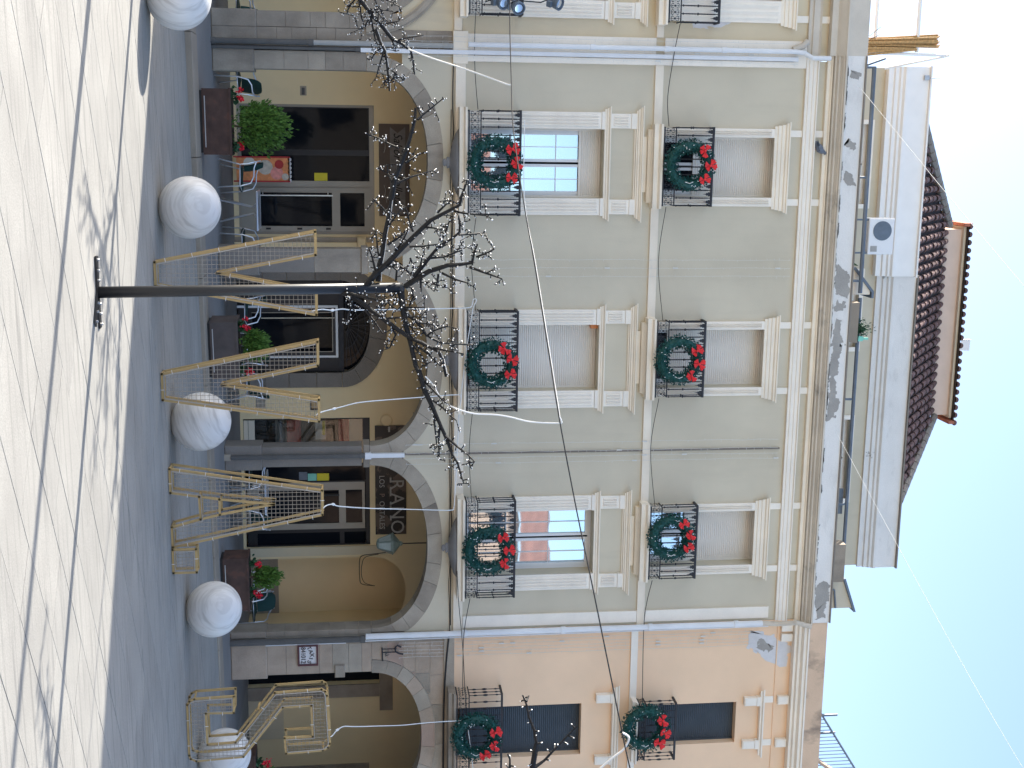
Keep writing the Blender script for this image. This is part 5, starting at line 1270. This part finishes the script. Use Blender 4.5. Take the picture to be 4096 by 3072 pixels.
for i, (c, s, lab, ro) in enumerate(W):
    e = empty('wreath', tuple(c), lab, 'wreath', 'Christmas wreaths on the balconies')
    rg = random.Random(100+i); src = wm[i % 2]; th = rg.uniform(0, 6)
    def put(mb, sc, ang, off):
        q = MB(); ca, sa = math.cos(ang), math.sin(ang)
        q.v = [(c.x+off[0]+sc*(x*ca-z*sa), c.y+off[1]+sc*y, c.z+off[2]+sc*(x*sa+z*ca)) for x, y, z in mb.v]; q.f = list(mb.f); return q
    tag(put(src, s, th, (0, 0, 0)).build('foliage', 'wreath_green', e), kind='stuff')
    for k, a in enumerate((R(130), R(88), R(47))):
        a += ro+rg.uniform(-.08, .08); rr = .40*s
        put(bm_[(i+k) % 3], s*rg.uniform(.88, 1.05), rg.uniform(-.6, .6), (rr*math.cos(a), -.10, rr*math.sin(a))).build('bow', 'bow_red', e)
    lt_ = MB()
    for k in range(30):
        t = rg.uniform(0, 2*math.pi); ph = rg.uniform(R(20), R(160)); rad = s*(.385+.13*math.cos(ph)); p = Vector((c.x+rad*math.cos(t), c.y-.125*s*math.sin(ph)-.006, c.z+rad*math.sin(t)))
        d = Vector((rg.gauss(0, 1), rg.gauss(0, .5), rg.gauss(0, 1))).normalized()*.011
        lt_.tube([p-d, p+d], .0055, 5)
    tag(lt_.build('light_caps', 'led_cap', e), kind='stuff')
    MB().tube([(c.x+.33*s, c.y-.10, c.z-.10), (c.x+.36*s, c.y-.13, c.z-.02), (c.x+.33*s, c.y-.12, c.z+.05)], .006, 5).build('tie', 'cable_white', e)

# ---------------------------------------------------------------- planters, shrubs and geraniums
def planter(x0, x1, y, ang, m, label):
    w = x1-x0; e = empty('planter', ((x0+x1)/2, y, 0), label, 'planter', 'steel planters at the kerb')
    h = w/2
    MB().box(-h, h, -.22, .22, .05, .50).add([(-h+.02, -.2, .501), (h-.02, -.2, .501), (h-.02, .2, .501), (-h+.02, .2, .501)], [(0, 1, 2, 3)]).build('box', m, None).parent = e
    b = MB().box(-h-.012, h+.012, -.232, -.205, .475, .515).box(-h-.012, h+.012, .205, .232, .475, .515).box(-h-.012, -h+.015, -.205, .205, .475, .515).box(h-.015, h+.012, -.205, .205, .475, .515); b.build('rim', m).parent = e
    MB().box(-h+.03, h-.03, -.19, .19, 0, .049).build('plinth', 'black_frame').parent = e
    MB().box(-h+.12, h-.12, -.226, -.219, .085, .10).build('edge_trim', 'steel').parent = e
    MB().box(-h+.02, h-.02, -.2, .2, .503, .506).build('soil', 'soil').parent = e
    e.rotation_euler = (0, 0, ang); return e
planter(-.735, .335, -1.98, R(2), 'corten', 'rusty brown steel planter with the tallest green shrub')
planter(3.11, 4.12, -1.90, R(7), 'planter_dark', 'dark grey-brown planter behind the V-shaped letter frame')
planter(7.61, 8.65, -1.13, R(4), 'corten', 'rusty planter behind the ringed stone ball')
planter(11.70, 12.75, -.80, R(4), 'corten', 'rusty planter behind the S-shaped letter frame')
def shrub(c, rx_, rz, label, seed, n=2600):
    rg = random.Random(seed); e = empty('conifer_shrub', c, label, 'shrub', 'clipped conifers in the planters'); C = Vector(c)
    MB().tube([C, C+Vector((.02, 0, .12)), C+Vector((.0, .01, rz*1.1))], .025, 6, .008).build('stem', 'wood_dark', e)
    b = MB()
    for i in range(n):
        t = rg.uniform(0, 2*math.pi); v = rg.uniform(-1, 1); u = rg.random()**.35
        lump = 1+.14*math.sin(3*t+seed)+.10*math.sin(7*v*2+t*2)+.08*math.sin(11*t)
        d = Vector((math.cos(t)*math.sqrt(1-v*v), math.sin(t)*math.sqrt(1-v*v), v))
        p = C+Vector((d.x*rx_*u*lump*(1-.18*max(v, 0)), d.y*rx_*.8*u*lump, rz*(1.12+v*u*lump)))
        g_ = (d*.6+Vector((rg.gauss(0, .3), rg.gauss(0, .3), .9))).normalized(); s = g_.cross(Vector((rg.gauss(0, 1), rg.gauss(0, 1), .2))).normalized()
        l, w = rg.uniform(.04, .085), rg.uniform(.010, .022)
        b.add([tuple(p-s*w*.4), tuple(p+g_*l*.5-s*w), tuple(p+g_*l), tuple(p+g_*l*.5+s*w)], [(0, 1, 2, 3)])
    tag(b.build('foliage', 'leaf_conifer', e), kind='stuff')
shrub((-.14, -1.98, .5), .41, .44, 'tall bright green conifer shrub in the rusty planter of the first arch', 1, 3400)
shrub((3.56, -1.90, .5), .27, .24, 'low green conifer behind the second V-shaped letter frame', 2, 1500)
shrub((8.07, -1.13, .5), .20, .27, 'small leaning green conifer in the planter behind the ringed ball', 3, 1300)
shrub((12.4, -.80, .5), .26, .22, 'low conifer at the picture bottom edge', 4, 1000)
def geranium(c, label, seed, h=.16):
    rg = random.Random(seed); e = empty('geranium', c, label, 'flower', 'red geraniums in the planters'); C = Vector(c); b, f = MB(), MB()
    for i in range(26):
        p = C+Vector((rg.gauss(0, .06), rg.gauss(0, .04), rg.uniform(.0, h*.7))); d = Vector((rg.gauss(0, 1), rg.gauss(0, 1)-.4, rg.uniform(.1, 1))).normalized(); s = d.orthogonal().normalized(); w = rg.uniform(.025, .045)
        b.add([tuple(p+(s*math.cos(k*math.pi/3)+d.cross(s)*math.sin(k*math.pi/3))*w) for k in range(6)], [tuple(range(6))])
    for q in range(3):
        o = C+Vector((rg.gauss(0, .05), -.04+rg.gauss(0, .03), h+rg.uniform(-.05, .05))); b.tube([C, o], .005, 4)
        for i in range(26):
            p = o+Vector((rg.gauss(0, .022), rg.gauss(0, .022), rg.gauss(0, .022))); d = Vector((rg.gauss(0, 1), rg.gauss(0, 1), rg.gauss(0, 1))).normalized(); s = d.orthogonal().normalized(); w = rg.uniform(.012, .024)
            f.add([tuple(p+(s*math.cos(k*math.pi/2.5)+d.cross(s)*math.sin(k*math.pi/2.5))*w) for k in range(5)], [tuple(range(5))])
    tag(b.build('leaves', 'leaf_dark', e), kind='stuff'); tag(f.build('blossom', 'flower_red', e), kind='stuff')
geranium((-.62, -2.02, .5), 'red geranium left of the tall conifer shrub', 1, .17); geranium((.20, -2.02, .5), 'red geranium right of the tall conifer shrub', 2, .17)
geranium((3.22, -1.97, .5), 'red geranium at the left end of the dark planter', 3); geranium((4.02, -1.86, .5), 'red geranium seen through the V-shaped letter frame mesh', 4)
geranium((7.78, -1.17, .5), 'red geranium left of the small leaning conifer', 5, .19); geranium((8.38, -1.12, .5), 'red geranium right of the small leaning conifer', 6, .14)
geranium((11.95, -.85, .5), 'red geranium at the picture bottom edge', 7, .19)

# ---------------------------------------------------------------- café chairs and tables
def make_chair():
    e = empty('cafe_chair', (0, 0, 0), 'chair', 'chair', 'aluminium chairs with green weave')
    def add(mb, nm, m, sm=True): o = mb.build(nm, m, None, smooth=sm); o.parent = e
    for s in (-1, 1):
        add(MB().tube([(s*.25, -.24, 0), (s*.235, -.21, .42), (s*.25, -.16, .60), (s*.26, -.04, .655), (s*.26, .12, .66), (s*.235, .24, .70), (s*.17, .275, .76)], .0135, 7), 'front_leg', 'chrome')
        add(MB().tube([(s*.225, .30, 0), (s*.205, .20, .40), (s*.20, .22, .55), (s*.19, .275, .78)], .0135, 7), 'rear_leg', 'chrome')
    add(MB().tube([(-.235, -.215, .40), (.235, -.215, .40)], .010, 6).tube([(-.21, .20, .40), (.21, .20, .40)], .010, 6).tube([(-.235, -.215, .40), (-.21, .20, .40)], .010, 6).tube([(.235, -.215, .40), (.21, .20, .40)], .010, 6), 'seat_frame', 'chrome')
    b = MB(); n = 6
    for i in range(n+1):
        y = -.235+.45*i/n; dz = -.018*math.sin(math.pi*i/n)-(.03 if i == 0 else 0)
        for x in (-.22, -.1, .1, .22): b.v.append((x, y, .435+dz-(.010 if abs(x) < .2 else 0)))
    for i in range(n):
        for j in range(3): b.f.append((i*4+j, i*4+j+1, i*4+j+5, i*4+j+4))
    k = len(b.v); b.v += [(x, y, z-.02) for x, y, z in b.v[:k]]; b.f += [tuple(i+k for i in f)[::-1] for f in b.f[:]]
    add(b, 'seat', 'green_weave')
    b = MB(); rows = [(.44, .205, .20), (.55, .215, .205), (.68, .24, .205), (.76, .265, .19), (.81, .275, .14)]
    for z, y, w in rows:
        for j in range(7): t = -1+2*j/6; b.v.append((t*w, y-.05*t*t+.0, z-(.015*t*t if z > .7 else 0)))
    for i in range(len(rows)-1):
        for j in range(6): b.f.append((i*7+j, i*7+j+1, i*7+j+8, i*7+j+7))
    k = len(b.v); b.v += [(x, y+.016, z) for x, y, z in b.v[:k]]; b.f += [tuple(i+k for i in f)[::-1] for f in b.f[:]]
    add(b, 'backrest', 'green_weave')
    return e
ch = make_chair()
CH = [(-1.02, .55, -50, 'green woven aluminium chair half hidden by the stone pier left of the tall conifer'), (.80, .55, 75, 'green woven chair left of the small table under the first arch'), (2.02, .62, -80, 'green woven chair right of the small table, partly behind the first V frame'),
      (3.36, .75, 70, 'green woven chair left of the glazed portal behind the dark planter'), (4.80, .78, -95, 'green woven chair before the stone portal jamb right of the dark planter'), (4.15, 1.1, -70, 'green woven chair behind the mesh of the second V frame'),
      (6.66, .72, 80, 'green woven chair just right of the pier with the boxed white pipe'), (7.42, .75, -75, 'chair with long bright leg seen through the A frame'), (9.02, 1.1, 60, 'green woven chair behind the small leaning conifer'), (9.42, .85, 8, 'dark green chair seen from the back behind the ringed ball'), (-2.42, .75, -70, 'chair at the picture top edge beyond the pier')]
for i, (x, y, a, lab) in enumerate(CH):
    o = ch if i == 0 else copy_tree(ch)
    o.location = (x, y, .002); o.rotation_euler = (0, 0, R(a)); o['label'] = lab
def table(x, y, label):
    e = empty('cafe_table', (x, y, 0), label, 'table', 'small aluminium tables')
    MB().box(x-.36, x+.36, y-.36, y+.36, .685, .70).build('top', 'chrome', e)
    MB().tube([(x-.36, y-.36, .69), (x+.36, y-.36, .69), (x+.36, y+.36, .69), (x-.36, y+.36, .69), (x-.36, y-.36, .69)], .017, 6).build('edge', 'chrome', e)
    for sx in (-1, 1):
        for sy in (-1, 1):
            MB().tube([(x+sx*.20, y+sy*.28, .0), (x+sx*.06, y+sy*.05, .60), (x+sx*.16, y+sy*.16, .685)], .016, 7).build('leg', 'chrome', e, smooth=True)
table(1.42, .78, 'small aluminium table between two green chairs under the first arch'); table(7.05, 1.0, 'small aluminium table behind the mesh of the A frame')
# ice-cream advertising board by the shop door
ad = empty('advertising_board', (.72, 2.75, 0), 'orange ice-cream advertising board standing by the glazed shop door', 'advertising board')
MB().box(.46, .94, 2.72, 2.76, .12, 1.19).build('panel', 'poster_orange', ad)
MB().box(.44, .47, 2.71, 2.77, .06, 1.2).box(.93, .96, 2.71, 2.77, .06, 1.2).build('edge', 'poster_red', ad)
def disc(x, z, r, m, nm, y=2.715, n=16, k=1): MB().prism([(x+r*math.cos(2*math.pi*i/n), z+r*k*math.sin(2*math.pi*i/n)) for i in range(n)], y, y+.004).build(nm, m, ad)
disc(.66, .70, .15, 'poster_beige', 'picture'); disc(.78, .93, .13, 'poster_pink', 'picture', 2.712); disc(.60, .98, .09, 'poster_red', 'picture', 2.710); disc(.85, 1.10, .07, 'poster_beige', 'picture', 2.709); disc(.58, .38, .12, 'cream_panel', 'picture')
for i in range(6): disc(.50+.085*i, 1.19, .04, 'plate_white', 'scalloped_edge', 2.72)

# ---------------------------------------------------------------- cables
def cable(pts, r, m, label, name='cable', sag=0, n=None, group=None):
    P = [Vector(p) for p in pts]
    # smooth through the points
    Q = []
    for i in range(len(P)-1):
        p0, p1, p2, p3 = P[max(i-1, 0)], P[i], P[i+1], P[min(i+2, len(P)-1)]
        for k in range(5):
            t = k/5; Q.append(.5*((2*p1)+(p2-p0)*t+(2*p0-5*p1+4*p2-p3)*t*t+(3*p1-p0-3*p2+p3)*t*t*t))
    Q.append(P[-1])
    o = MB().tube(Q, r, 6).build(name, m, None, origin=tuple(P[0])); tag(o, label, 'cable', group); return o
cable([(-6, -3.5, 5.2), (-3.2, -5.4, 4.8), (-1.845, -6.4, 4.615), (-.671, -7.4, 4.529), (-.099, -8, 4.489), (.726, -8.9, 4.51), (1.393, -9.5, 4.567), (2.261, -10.3, 4.624), (2.89, -10.9, 4.662), (3.747, -11.5, 4.769), (4.408, -12.1, 4.852), (5.465, -13, 4.984), (5.753, -13.2, 5.031), (8, -15, 5.4)], .007, 'cable_black', 'long dark suspension cable slung over all three artificial trees')
cable([(-1.118, -6.7, 3.249), (-1.004, -6.9, 3.531), (-.875, -7.1, 3.917), (-.758, -7.25, 4.243), (-.671, -7.38, 4.468), (-.665, -7.4, 4.53)], .010, 'cable_white', 'white feed cord rising from the glittering tree at the picture top')
cable([(2.463, -10.8, 3.251), (2.55, -10.8, 3.329), (2.686, -10.85, 3.412), (2.752, -10.85, 3.476), (2.80, -10.9, 3.60), (2.847, -10.9, 3.765), (2.862, -10.9, 3.99), (2.891, -10.9, 4.152), (2.944, -10.9, 4.366), (2.962, -10.9, 4.663), (2.94, -10.9, 4.688), (2.89, -10.9, 4.665)], .009, 'cable_white', 'white feed cord from the middle tree up to the suspension cable')
cable([(5.95, -13.1, 4.62), (5.831, -13, 4.773), (5.711, -13, 4.903), (5.63, -13, 5.004), (5.52, -13, 5.05), (5.465, -13, 4.984)], .011, 'cable_white', 'thick white feed cord at the picture bottom edge')
cable([(-.2, -9.2, 4.47), (.726, -8.91, 4.522), (1.393, -9.51, 4.578), (2.261, -10.31, 4.635), (2.89, -10.9, 4.672)], .0045, 'cable_white', 'white lead taped along the suspension cable')
def cord(pts, k, label):
    o = cable(pts, .009, 'cable_white', label); p = Vector(pts[k]); q = Vector(pts[k+1]); d = (q-p).normalized()
    MB().tube([p-d*.06, p-d*.045, p+d*.045, p+d*.06], [.008, .02, .02, .008], 8).build('connector', 'cable_white', o)
cord([(2.294, -7, 1.95), (2.31, -6.7, 2.07), (2.391, -6.2, 2.204), (2.47, -5.5, 2.33), (2.551, -5, 2.461), (2.688, -4, 2.813), (2.814, -3, 3.385), (3.007, -1.5, 4.194), (3.10, -.7, 4.60), (3.06, -.55, 4.67), (2.985, -.5, 4.69), (2.963, -.5, 4.73), (2.998, -.5, 4.752), (3.122, -.5, 4.696), (3.303, -.5, 4.663), (4.004, -.5, 4.563), (4.613, -.5, 4.497), (4.94, -.5, 4.471)], 2, 'white cord with loop from the first V frame to the middle balcony')
cord([(3.74, -6.85, 1.978), (3.752, -6.6, 2.044), (3.837, -6, 2.206), (3.92, -5.5, 2.30), (4.069, -4.5, 2.563), (4.241, -3.5, 3.034), (4.521, -2, 3.6), (4.769, -.6, 4.374), (4.835, -.5, 4.467), (5.3, -.3, 4.45), (6.07, -.2, 4.43)], 2, 'white cord from the second V frame up past the arch')
cord([(5.174, -6.6, 2.01), (5.186, -6.3, 2.078), (5.258, -6, 2.173), (5.44, -5.5, 2.26), (5.933, -4, 2.72), (6.416, -2.5, 3.362), (6.901, -1, 4.012), (7.029, -.6, 4.28), (7.006, -.5, 4.349), (6.66, -.45, 4.377), (6.071, -.3, 4.421)], 2, 'double white cord from the A frame past the dark sign')
cord([(8.885, -6, 2.033), (8.988, -5.8, 2.093), (9.087, -5.4, 2.169), (9.23, -5, 2.273), (9.539, -4.4, 2.444), (10.139, -3.2, 2.849), (10.638, -2.2, 3.297), (11.055, -1.3, 3.782), (11.388, -.6, 4.37), (11.46, -.5, 4.607), (11.71, -.5, 4.665), (12.228, -.5, 4.732), (12.6, -.5, 4.77)], 2, 'white cord from the S frame to the peach balcony')
rc = random.Random(77)
def run(x0, x1, z, y, amp, n): return [(x0+(x1-x0)*i/n, y, z+rc.uniform(-amp, amp)) for i in range(n+1)]
cable(run(-1.4, 9.6, 4.335, -.03, .012, 26), .010, 'cable_black', 'black cable clipped below the first string course of the grey house')
cable(run(-.5, 9.7, 4.30, -.025, .012, 22), .006, 'cable_black', 'thinner black cable under the first string course')
cable([(9.7, -.05, 4.31), (10.3, -.05, 4.25), (11.2, -.06, 4.20), (12.4, -.06, 4.19), (14, -.06, 4.18)], .018, 'cable_black', 'thick black cable bundle along the peach string course')
cable([(-2.5, -.3, 4.74), (-1.9, -.12, 4.72), (-1.2, -.1, 4.73), (-.5, -.42, 4.76)], .006, 'cable_black', 'black wire from the cream balcony to the first grey balcony')
cable([(1.45, -.42, 4.74), (2.3, -.12, 4.69), (3.2, -.42, 4.75)], .006, 'cable_black', 'black wire slung between the first and middle first-floor balconies')
cable([(5.17, -.42, 4.70), (6.0, -.14, 4.67), (6.95, -.42, 4.70)], .006, 'cable_black', 'black wire slung between the middle and right first-floor balconies')
cable([(8.9, -.42, 4.68), (9.8, -.2, 4.58), (10.95, -.42, 4.55)], .007, 'cable_black', 'black wire from the right grey balcony to the peach balcony'); cable([(8.3, -.48, 4.42), (9.0, -.45, 4.46), (9.9, -.3, 4.55), (10.95, -.44, 4.60), (12.5, -.5, 4.7)], .007, 'cable_black', 'second black wire drooping from the right grey balcony')
cable([(-2.1, -.3, 8.50), (-1.6, -.15, 8.45), (-.8, -.12, 8.36), (-.25, -.3, 8.36)], .007, 'cable_black', 'black wire at second-floor height beside the cream house')
cable([(1.25, -.3, 8.36), (2.3, -.1, 8.30), (3.42, -.3, 8.38)], .006, 'cable_black', 'black wire between the first two second-floor balconies'); cable([(4.95, -.3, 8.36), (6.0, -.1, 8.28), (7.15, -.3, 8.36)], .006, 'cable_black', 'black wire between the last two second-floor balconies')
cable([(8.68, -.3, 8.36), (9.6, -.12, 8.27), (11.35, -.3, 8.25)], .007, 'cable_black', 'black wire from the grey house to the upper peach balcony')
cable([(-1.095, -.32, 11.95), (2, -4, 13.3), (5, -8.0, 14.6), (8, -12, 15.9)], .0048, 'cable_white', 'white wire rising from the parapet across the roof'); cable([(5.6, -.32, 11.95), (8.2, -4, 12.6), (9.6, -6, 13.0), (12, -9.5, 13.8)], .0035, 'cable_white', 'thin wire from the parapet into the open sky')
cable([(8.91, 3.17, 3.45), (9.10, 3.17, 3.17), (9.15, 3.17, 2.85), (9.18, 3.17, 2.61), (9.29, 3.17, 2.53), (9.71, 3.17, 2.53), (9.85, 3.17, 2.58), (9.9, 3.17, 2.86)], .009, 'cable_black', 'long loop of black cable hanging on the arcade wall beside the lantern')
cable([(9.16, 3.165, 2.95), (9.22, 3.165, 2.66), (9.40, 3.165, 2.58), (9.65, 3.165, 2.57), (9.82, 3.165, 2.64), (9.89, 3.165, 2.82)], .007, 'cable_black', 'shorter inner loop of black cable hanging on the arcade wall beside the lantern')
# curtain light strings on the facade
def light_string(x, z0, z1, y, seed, label):
    rg = random.Random(seed); b = MB(); n = int((z1-z0)/.35)
    b.tube([(x+rg.uniform(-.01, .01), y, z0+(z1-z0)*i/n) for i in range(n+1)], .0035, 4); z = z0
    while z < z1:
        sx = rg.choice((-1, 1)); l = rg.uniform(.015, .045); b.tube([(x, y, z), (x+sx*l, y-.006, z+rg.uniform(-.012, .012))], .0032, 4)
        if rg.random() < .05: b.box(x-.012, x+.012, y-.012, y+.006, z, z+.10)
        z += rg.uniform(.09, .24)
    o = b.build('light_string', 'string_white', None, origin=(x, y, z0)); tag(o, label, 'light string', 'hanging light strings on the facade')
ORD = ['first', 'second', 'third', 'fourth', 'fifth']
for xs_, z0, z1, y, where in (((-1.80, -1.71, -1.585, -1.44), 3.5, 10.85, -.135, 'on the white pilaster by the cream house'), ((2.27, 2.43, 2.59), 3.55, 10.95, -.06, 'on grey wall left of the middle windows'),
                              ((5.86, 6.03, 6.14, 6.25), 3.45, 10.9, -.06, 'by the joint cover right of middle windows'), ((9.95, 10.02, 10.10, 10.17, 10.25), 3.30, 10.75, -.03, 'on the peach wall by the rain pipe')):
    for i, x in enumerate(xs_): light_string(x, z0, z1, y, int(300+x*10), '%s from left of the unlit strings %s' % (ORD[i], where))

# ---------------------------------------------------------------- on the roofs
ac = empty('air_conditioner', (1.95, 2, 13.28), 'white air conditioning unit with round fan grille on the terrace', 'air conditioner')
MB().cbox(1.57, 2.33, 1.85, 2.2, 13.30, 13.86, .015).build('casing', 'frame_white', ac)
gr = MB()
for k in range(9): gr.tube([(1.83+.022*(k+1)*math.cos(t), 1.845, 13.60+.022*(k+1)*math.sin(t)) for t in [2*math.pi*j/20 for j in range(21)]], .004, 4, cap=False)
gr.build('fan_grille', 'blue_grey_metal', ac); MB().prism([(1.83+.205*math.cos(2*math.pi*j/24), 13.60+.205*math.sin(2*math.pi*j/24)) for j in range(24)], 1.842, 1.850).build('fan_opening', 'blue_grey_metal', ac)
MB().box(2.15, 2.27, 1.842, 1.85, 13.36, 13.5).build('label_plate', 'pipe_grey', ac); MB().tube([(1.6, 1.9, 13.3), (1.6, 2.0, 11.9)], .02, 6).tube([(2.3, 1.9, 13.3), (2.3, 2.0, 11.9)], .02, 6).build('stand', 'blue_grey_metal', ac)
tp = empty('trough', (3.55, .35, 12.15), 'weathered concrete plant trough on the parapet', 'planter')
MB().prism([(3.14, 12.52), (3.17, 12.15), (3.93, 12.15), (3.96, 12.52)], .2, .5).build('box', 'kerbstone', tp)
rg = random.Random(5); b = MB()
for i in range(500):
    p = Vector((3.70+rg.gauss(0, .08), .35+rg.gauss(0, .06), 12.52+abs(rg.gauss(0, .12)))); d = Vector((rg.gauss(0, 1), rg.gauss(0, 1), 1)).normalized(); s = d.orthogonal().normalized(); b.add([tuple(p-s*.015), tuple(p+d*.06), tuple(p+s*.015)], [(0, 1, 2)])
tag(b.build('potted_plant', 'leaf_dark'), 'small dark green plant in the concrete trough on the parapet', 'plant', kind=None)
o = MB().prism([(3.83, 12.55), (3.93, 12.55), (3.93, 12.64), (3.90, 12.66), (3.90, 12.76), (3.86, 12.76), (3.86, 12.66), (3.83, 12.64)], .22, .30).build('spray_bottle', 'mint'); tag(o, 'mint green spray bottle beside the parapet plant', 'bottle')
b = MB()
for k, (a, l) in enumerate(((.2, .22), (.9, .25), (1.6, .2), (2.3, .26), (2.9, .2), (1.2, .3))):
    d = Vector((math.cos(a), -.2, math.sin(a))); p = Vector((2.30, .25, 12.16)); q = p+d*l; s = Vector((-d.z, 0, d.x))*.04
    b.add([tuple(p), tuple(p+d*l*.5-s), tuple(q), tuple(p+d*l*.5+s), tuple(p+d*l*.5+Vector((0, .03, 0)))], [(0, 1, 4), (1, 2, 4), (2, 3, 4), (3, 0, 4)])
tag(b.build('succulent', 'leaf_dark'), 'dark succulent leaning over the parapet near the air conditioner', 'plant')
an = empty('flag', (5.15, 7.6, 18.1), 'small white square flag on the roof ridge', 'flag')
MB().tube([(5.12, 7.6, 18.2), (5.12, 7.6, 18.75)], .012, 6).build('pole', 'steel', an); MB().prism([(5.13, 18.50), (5.40, 18.46), (5.42, 18.74), (5.13, 18.75)], 7.6, 7.605).build('cloth', 'white_paint', an)
ant = empty('lightning_rod', (-1.40, 3.4, 15.0), 'thin metal rod clamped to the white penthouse fascia', 'rod'); MB().box(-1.46, -1.36, 3.17, 3.24, 14.90, 15.0).tube([(-1.41, 3.2, 14.95), (-1.40, 3.2, 15.24)], .014, 6).build('rod', 'steel', ant)
# rolled cane screens and white pergola on the cream terrace
cs = empty('cane_screen', (-1.85, .5, 12.1), 'bundled orange cane screens standing on the cream terrace', 'screen')
for q, (xb, wb_, xt, wt_, zt) in enumerate(((-1.90, .06, -1.97, .12, 13.88), (-1.71, .11, -1.80, .015, 13.40))):
    b = MB(); rg = random.Random(q)
    for i in range(70):
        u = rg.uniform(-1, 1); v = rg.uniform(-1, 1); k = rg.uniform(.3, .7)
        b.tube([(xb+u*wb_, .5+v*.10, 11.9), (xb+(xt-xb)*k+u*(wb_+(wt_-wb_)*k)*.9+rg.uniform(-.012, .012), .5+v*.10, 11.9+(zt-11.9)*k), (xt+u*wt_, .5+v*.08, zt+rg.uniform(-.06, .03))], .015, 5)
    tag(b.build('canes', 'bamboo', cs), kind='stuff')
pg = empty('pergola', (-2.5, .5, 11.9), 'white tubular pergola frame on the cream terrace', 'pergola')
MB().tube([(-1.72, .45, 11.9), (-1.70, .45, 14.05)], .03, 8).tube([(-1.45, .9, 13.0), (-1.66, .5, 13.95), (-1.70, .4, 14.1)], .022, 8).build('post', 'white_paint', pg); MB().tube([(-6, .5, 12.60), (-1.75, .5, 12.60)], .035, 8).tube([(-6, .5, 13.46), (-1.75, .5, 13.46)], .04, 8).build('beam', 'white_paint', pg)
MB().tube([(-2.15, .3, 12.1), (-2.02, .3, 12.4), (-2.2, .3, 12.62)], .006, 4).tube([(-1.95, .3, 12.1), (-1.92, .3, 12.35), (-2.05, .3, 12.6)], .006, 4).build('loose_wire', 'cable_black', pg)
# raking railing on the peach roof
fr_ = empty('roof_railing', (12.7, .4, 11.85), 'grey raking railing on the peach house roof', 'railing')
MB().tube([(11.95, .4, 12.28), (14.2, .4, 13.72)], .022, 6).build('hand_rail', 'blue_grey_metal', fr_)
MB().tube([(12.11, .4, 11.85), (12.11, .4, 12.72)], .028, 6).tube([(12.52, .4, 11.85), (12.52, .4, 12.70)], .022, 6).build('post', 'blue_grey_metal', fr_)
x = 12.05; src = None
while x < 14.1:
    zt = 12.28+(x-11.95)*.64
    MB().tube([(x, .4, 11.85), (x, .4, zt)], .009, 5).build('bar', 'blue_grey_metal', fr_); x += .082
MB().prism([(12.95, 12.1), (13.0, 12.1), (13.5, 12.75), (13.45, 12.8)], .3, .5).build('stair_edge', 'granite_warm', fr_)
# pigeon on the architrave ledge
P_ = [(-.16, 0, -.05), (-.10, 0, -.02), (-.03, 0, .015), (.04, 0, .045), (.085, 0, .085), (.105, 0, .125), (.125, 0, .145), (.145, 0, .142), (.165, 0, .132)]
r_ = [.016, .036, .066, .072, .052, .033, .032, .020, .003]
b = MB().tube([(.11+p[0]*.8, -.09+p[1], 11.35+p[2]*1.05) for p in P_], r_, 12)
pge = b.build('pigeon', 'pigeon_grey', None, origin=(.11, -.09, 11.285), smooth=True); tag(pge, 'grey pigeon perched on the ledge above the first upper window', 'pigeon')
MB().add([(-.05, -.14, 11.325), (.16, -.155, 11.40), (.17, -.15, 11.36), (.03, -.15, 11.30)], [(0, 1, 2, 3)]).build('wing', 'pigeon_dark', pge)
MB().tube([(.11, -.09, 11.31), (.115, -.09, 11.286)], .004, 4).tube([(.14, -.10, 11.31), (.145, -.10, 11.286)], .004, 4).build('legs', 'poster_red', pge)
scene.cycles.max_bounces = 8
scene.cycles.use_denoising = True
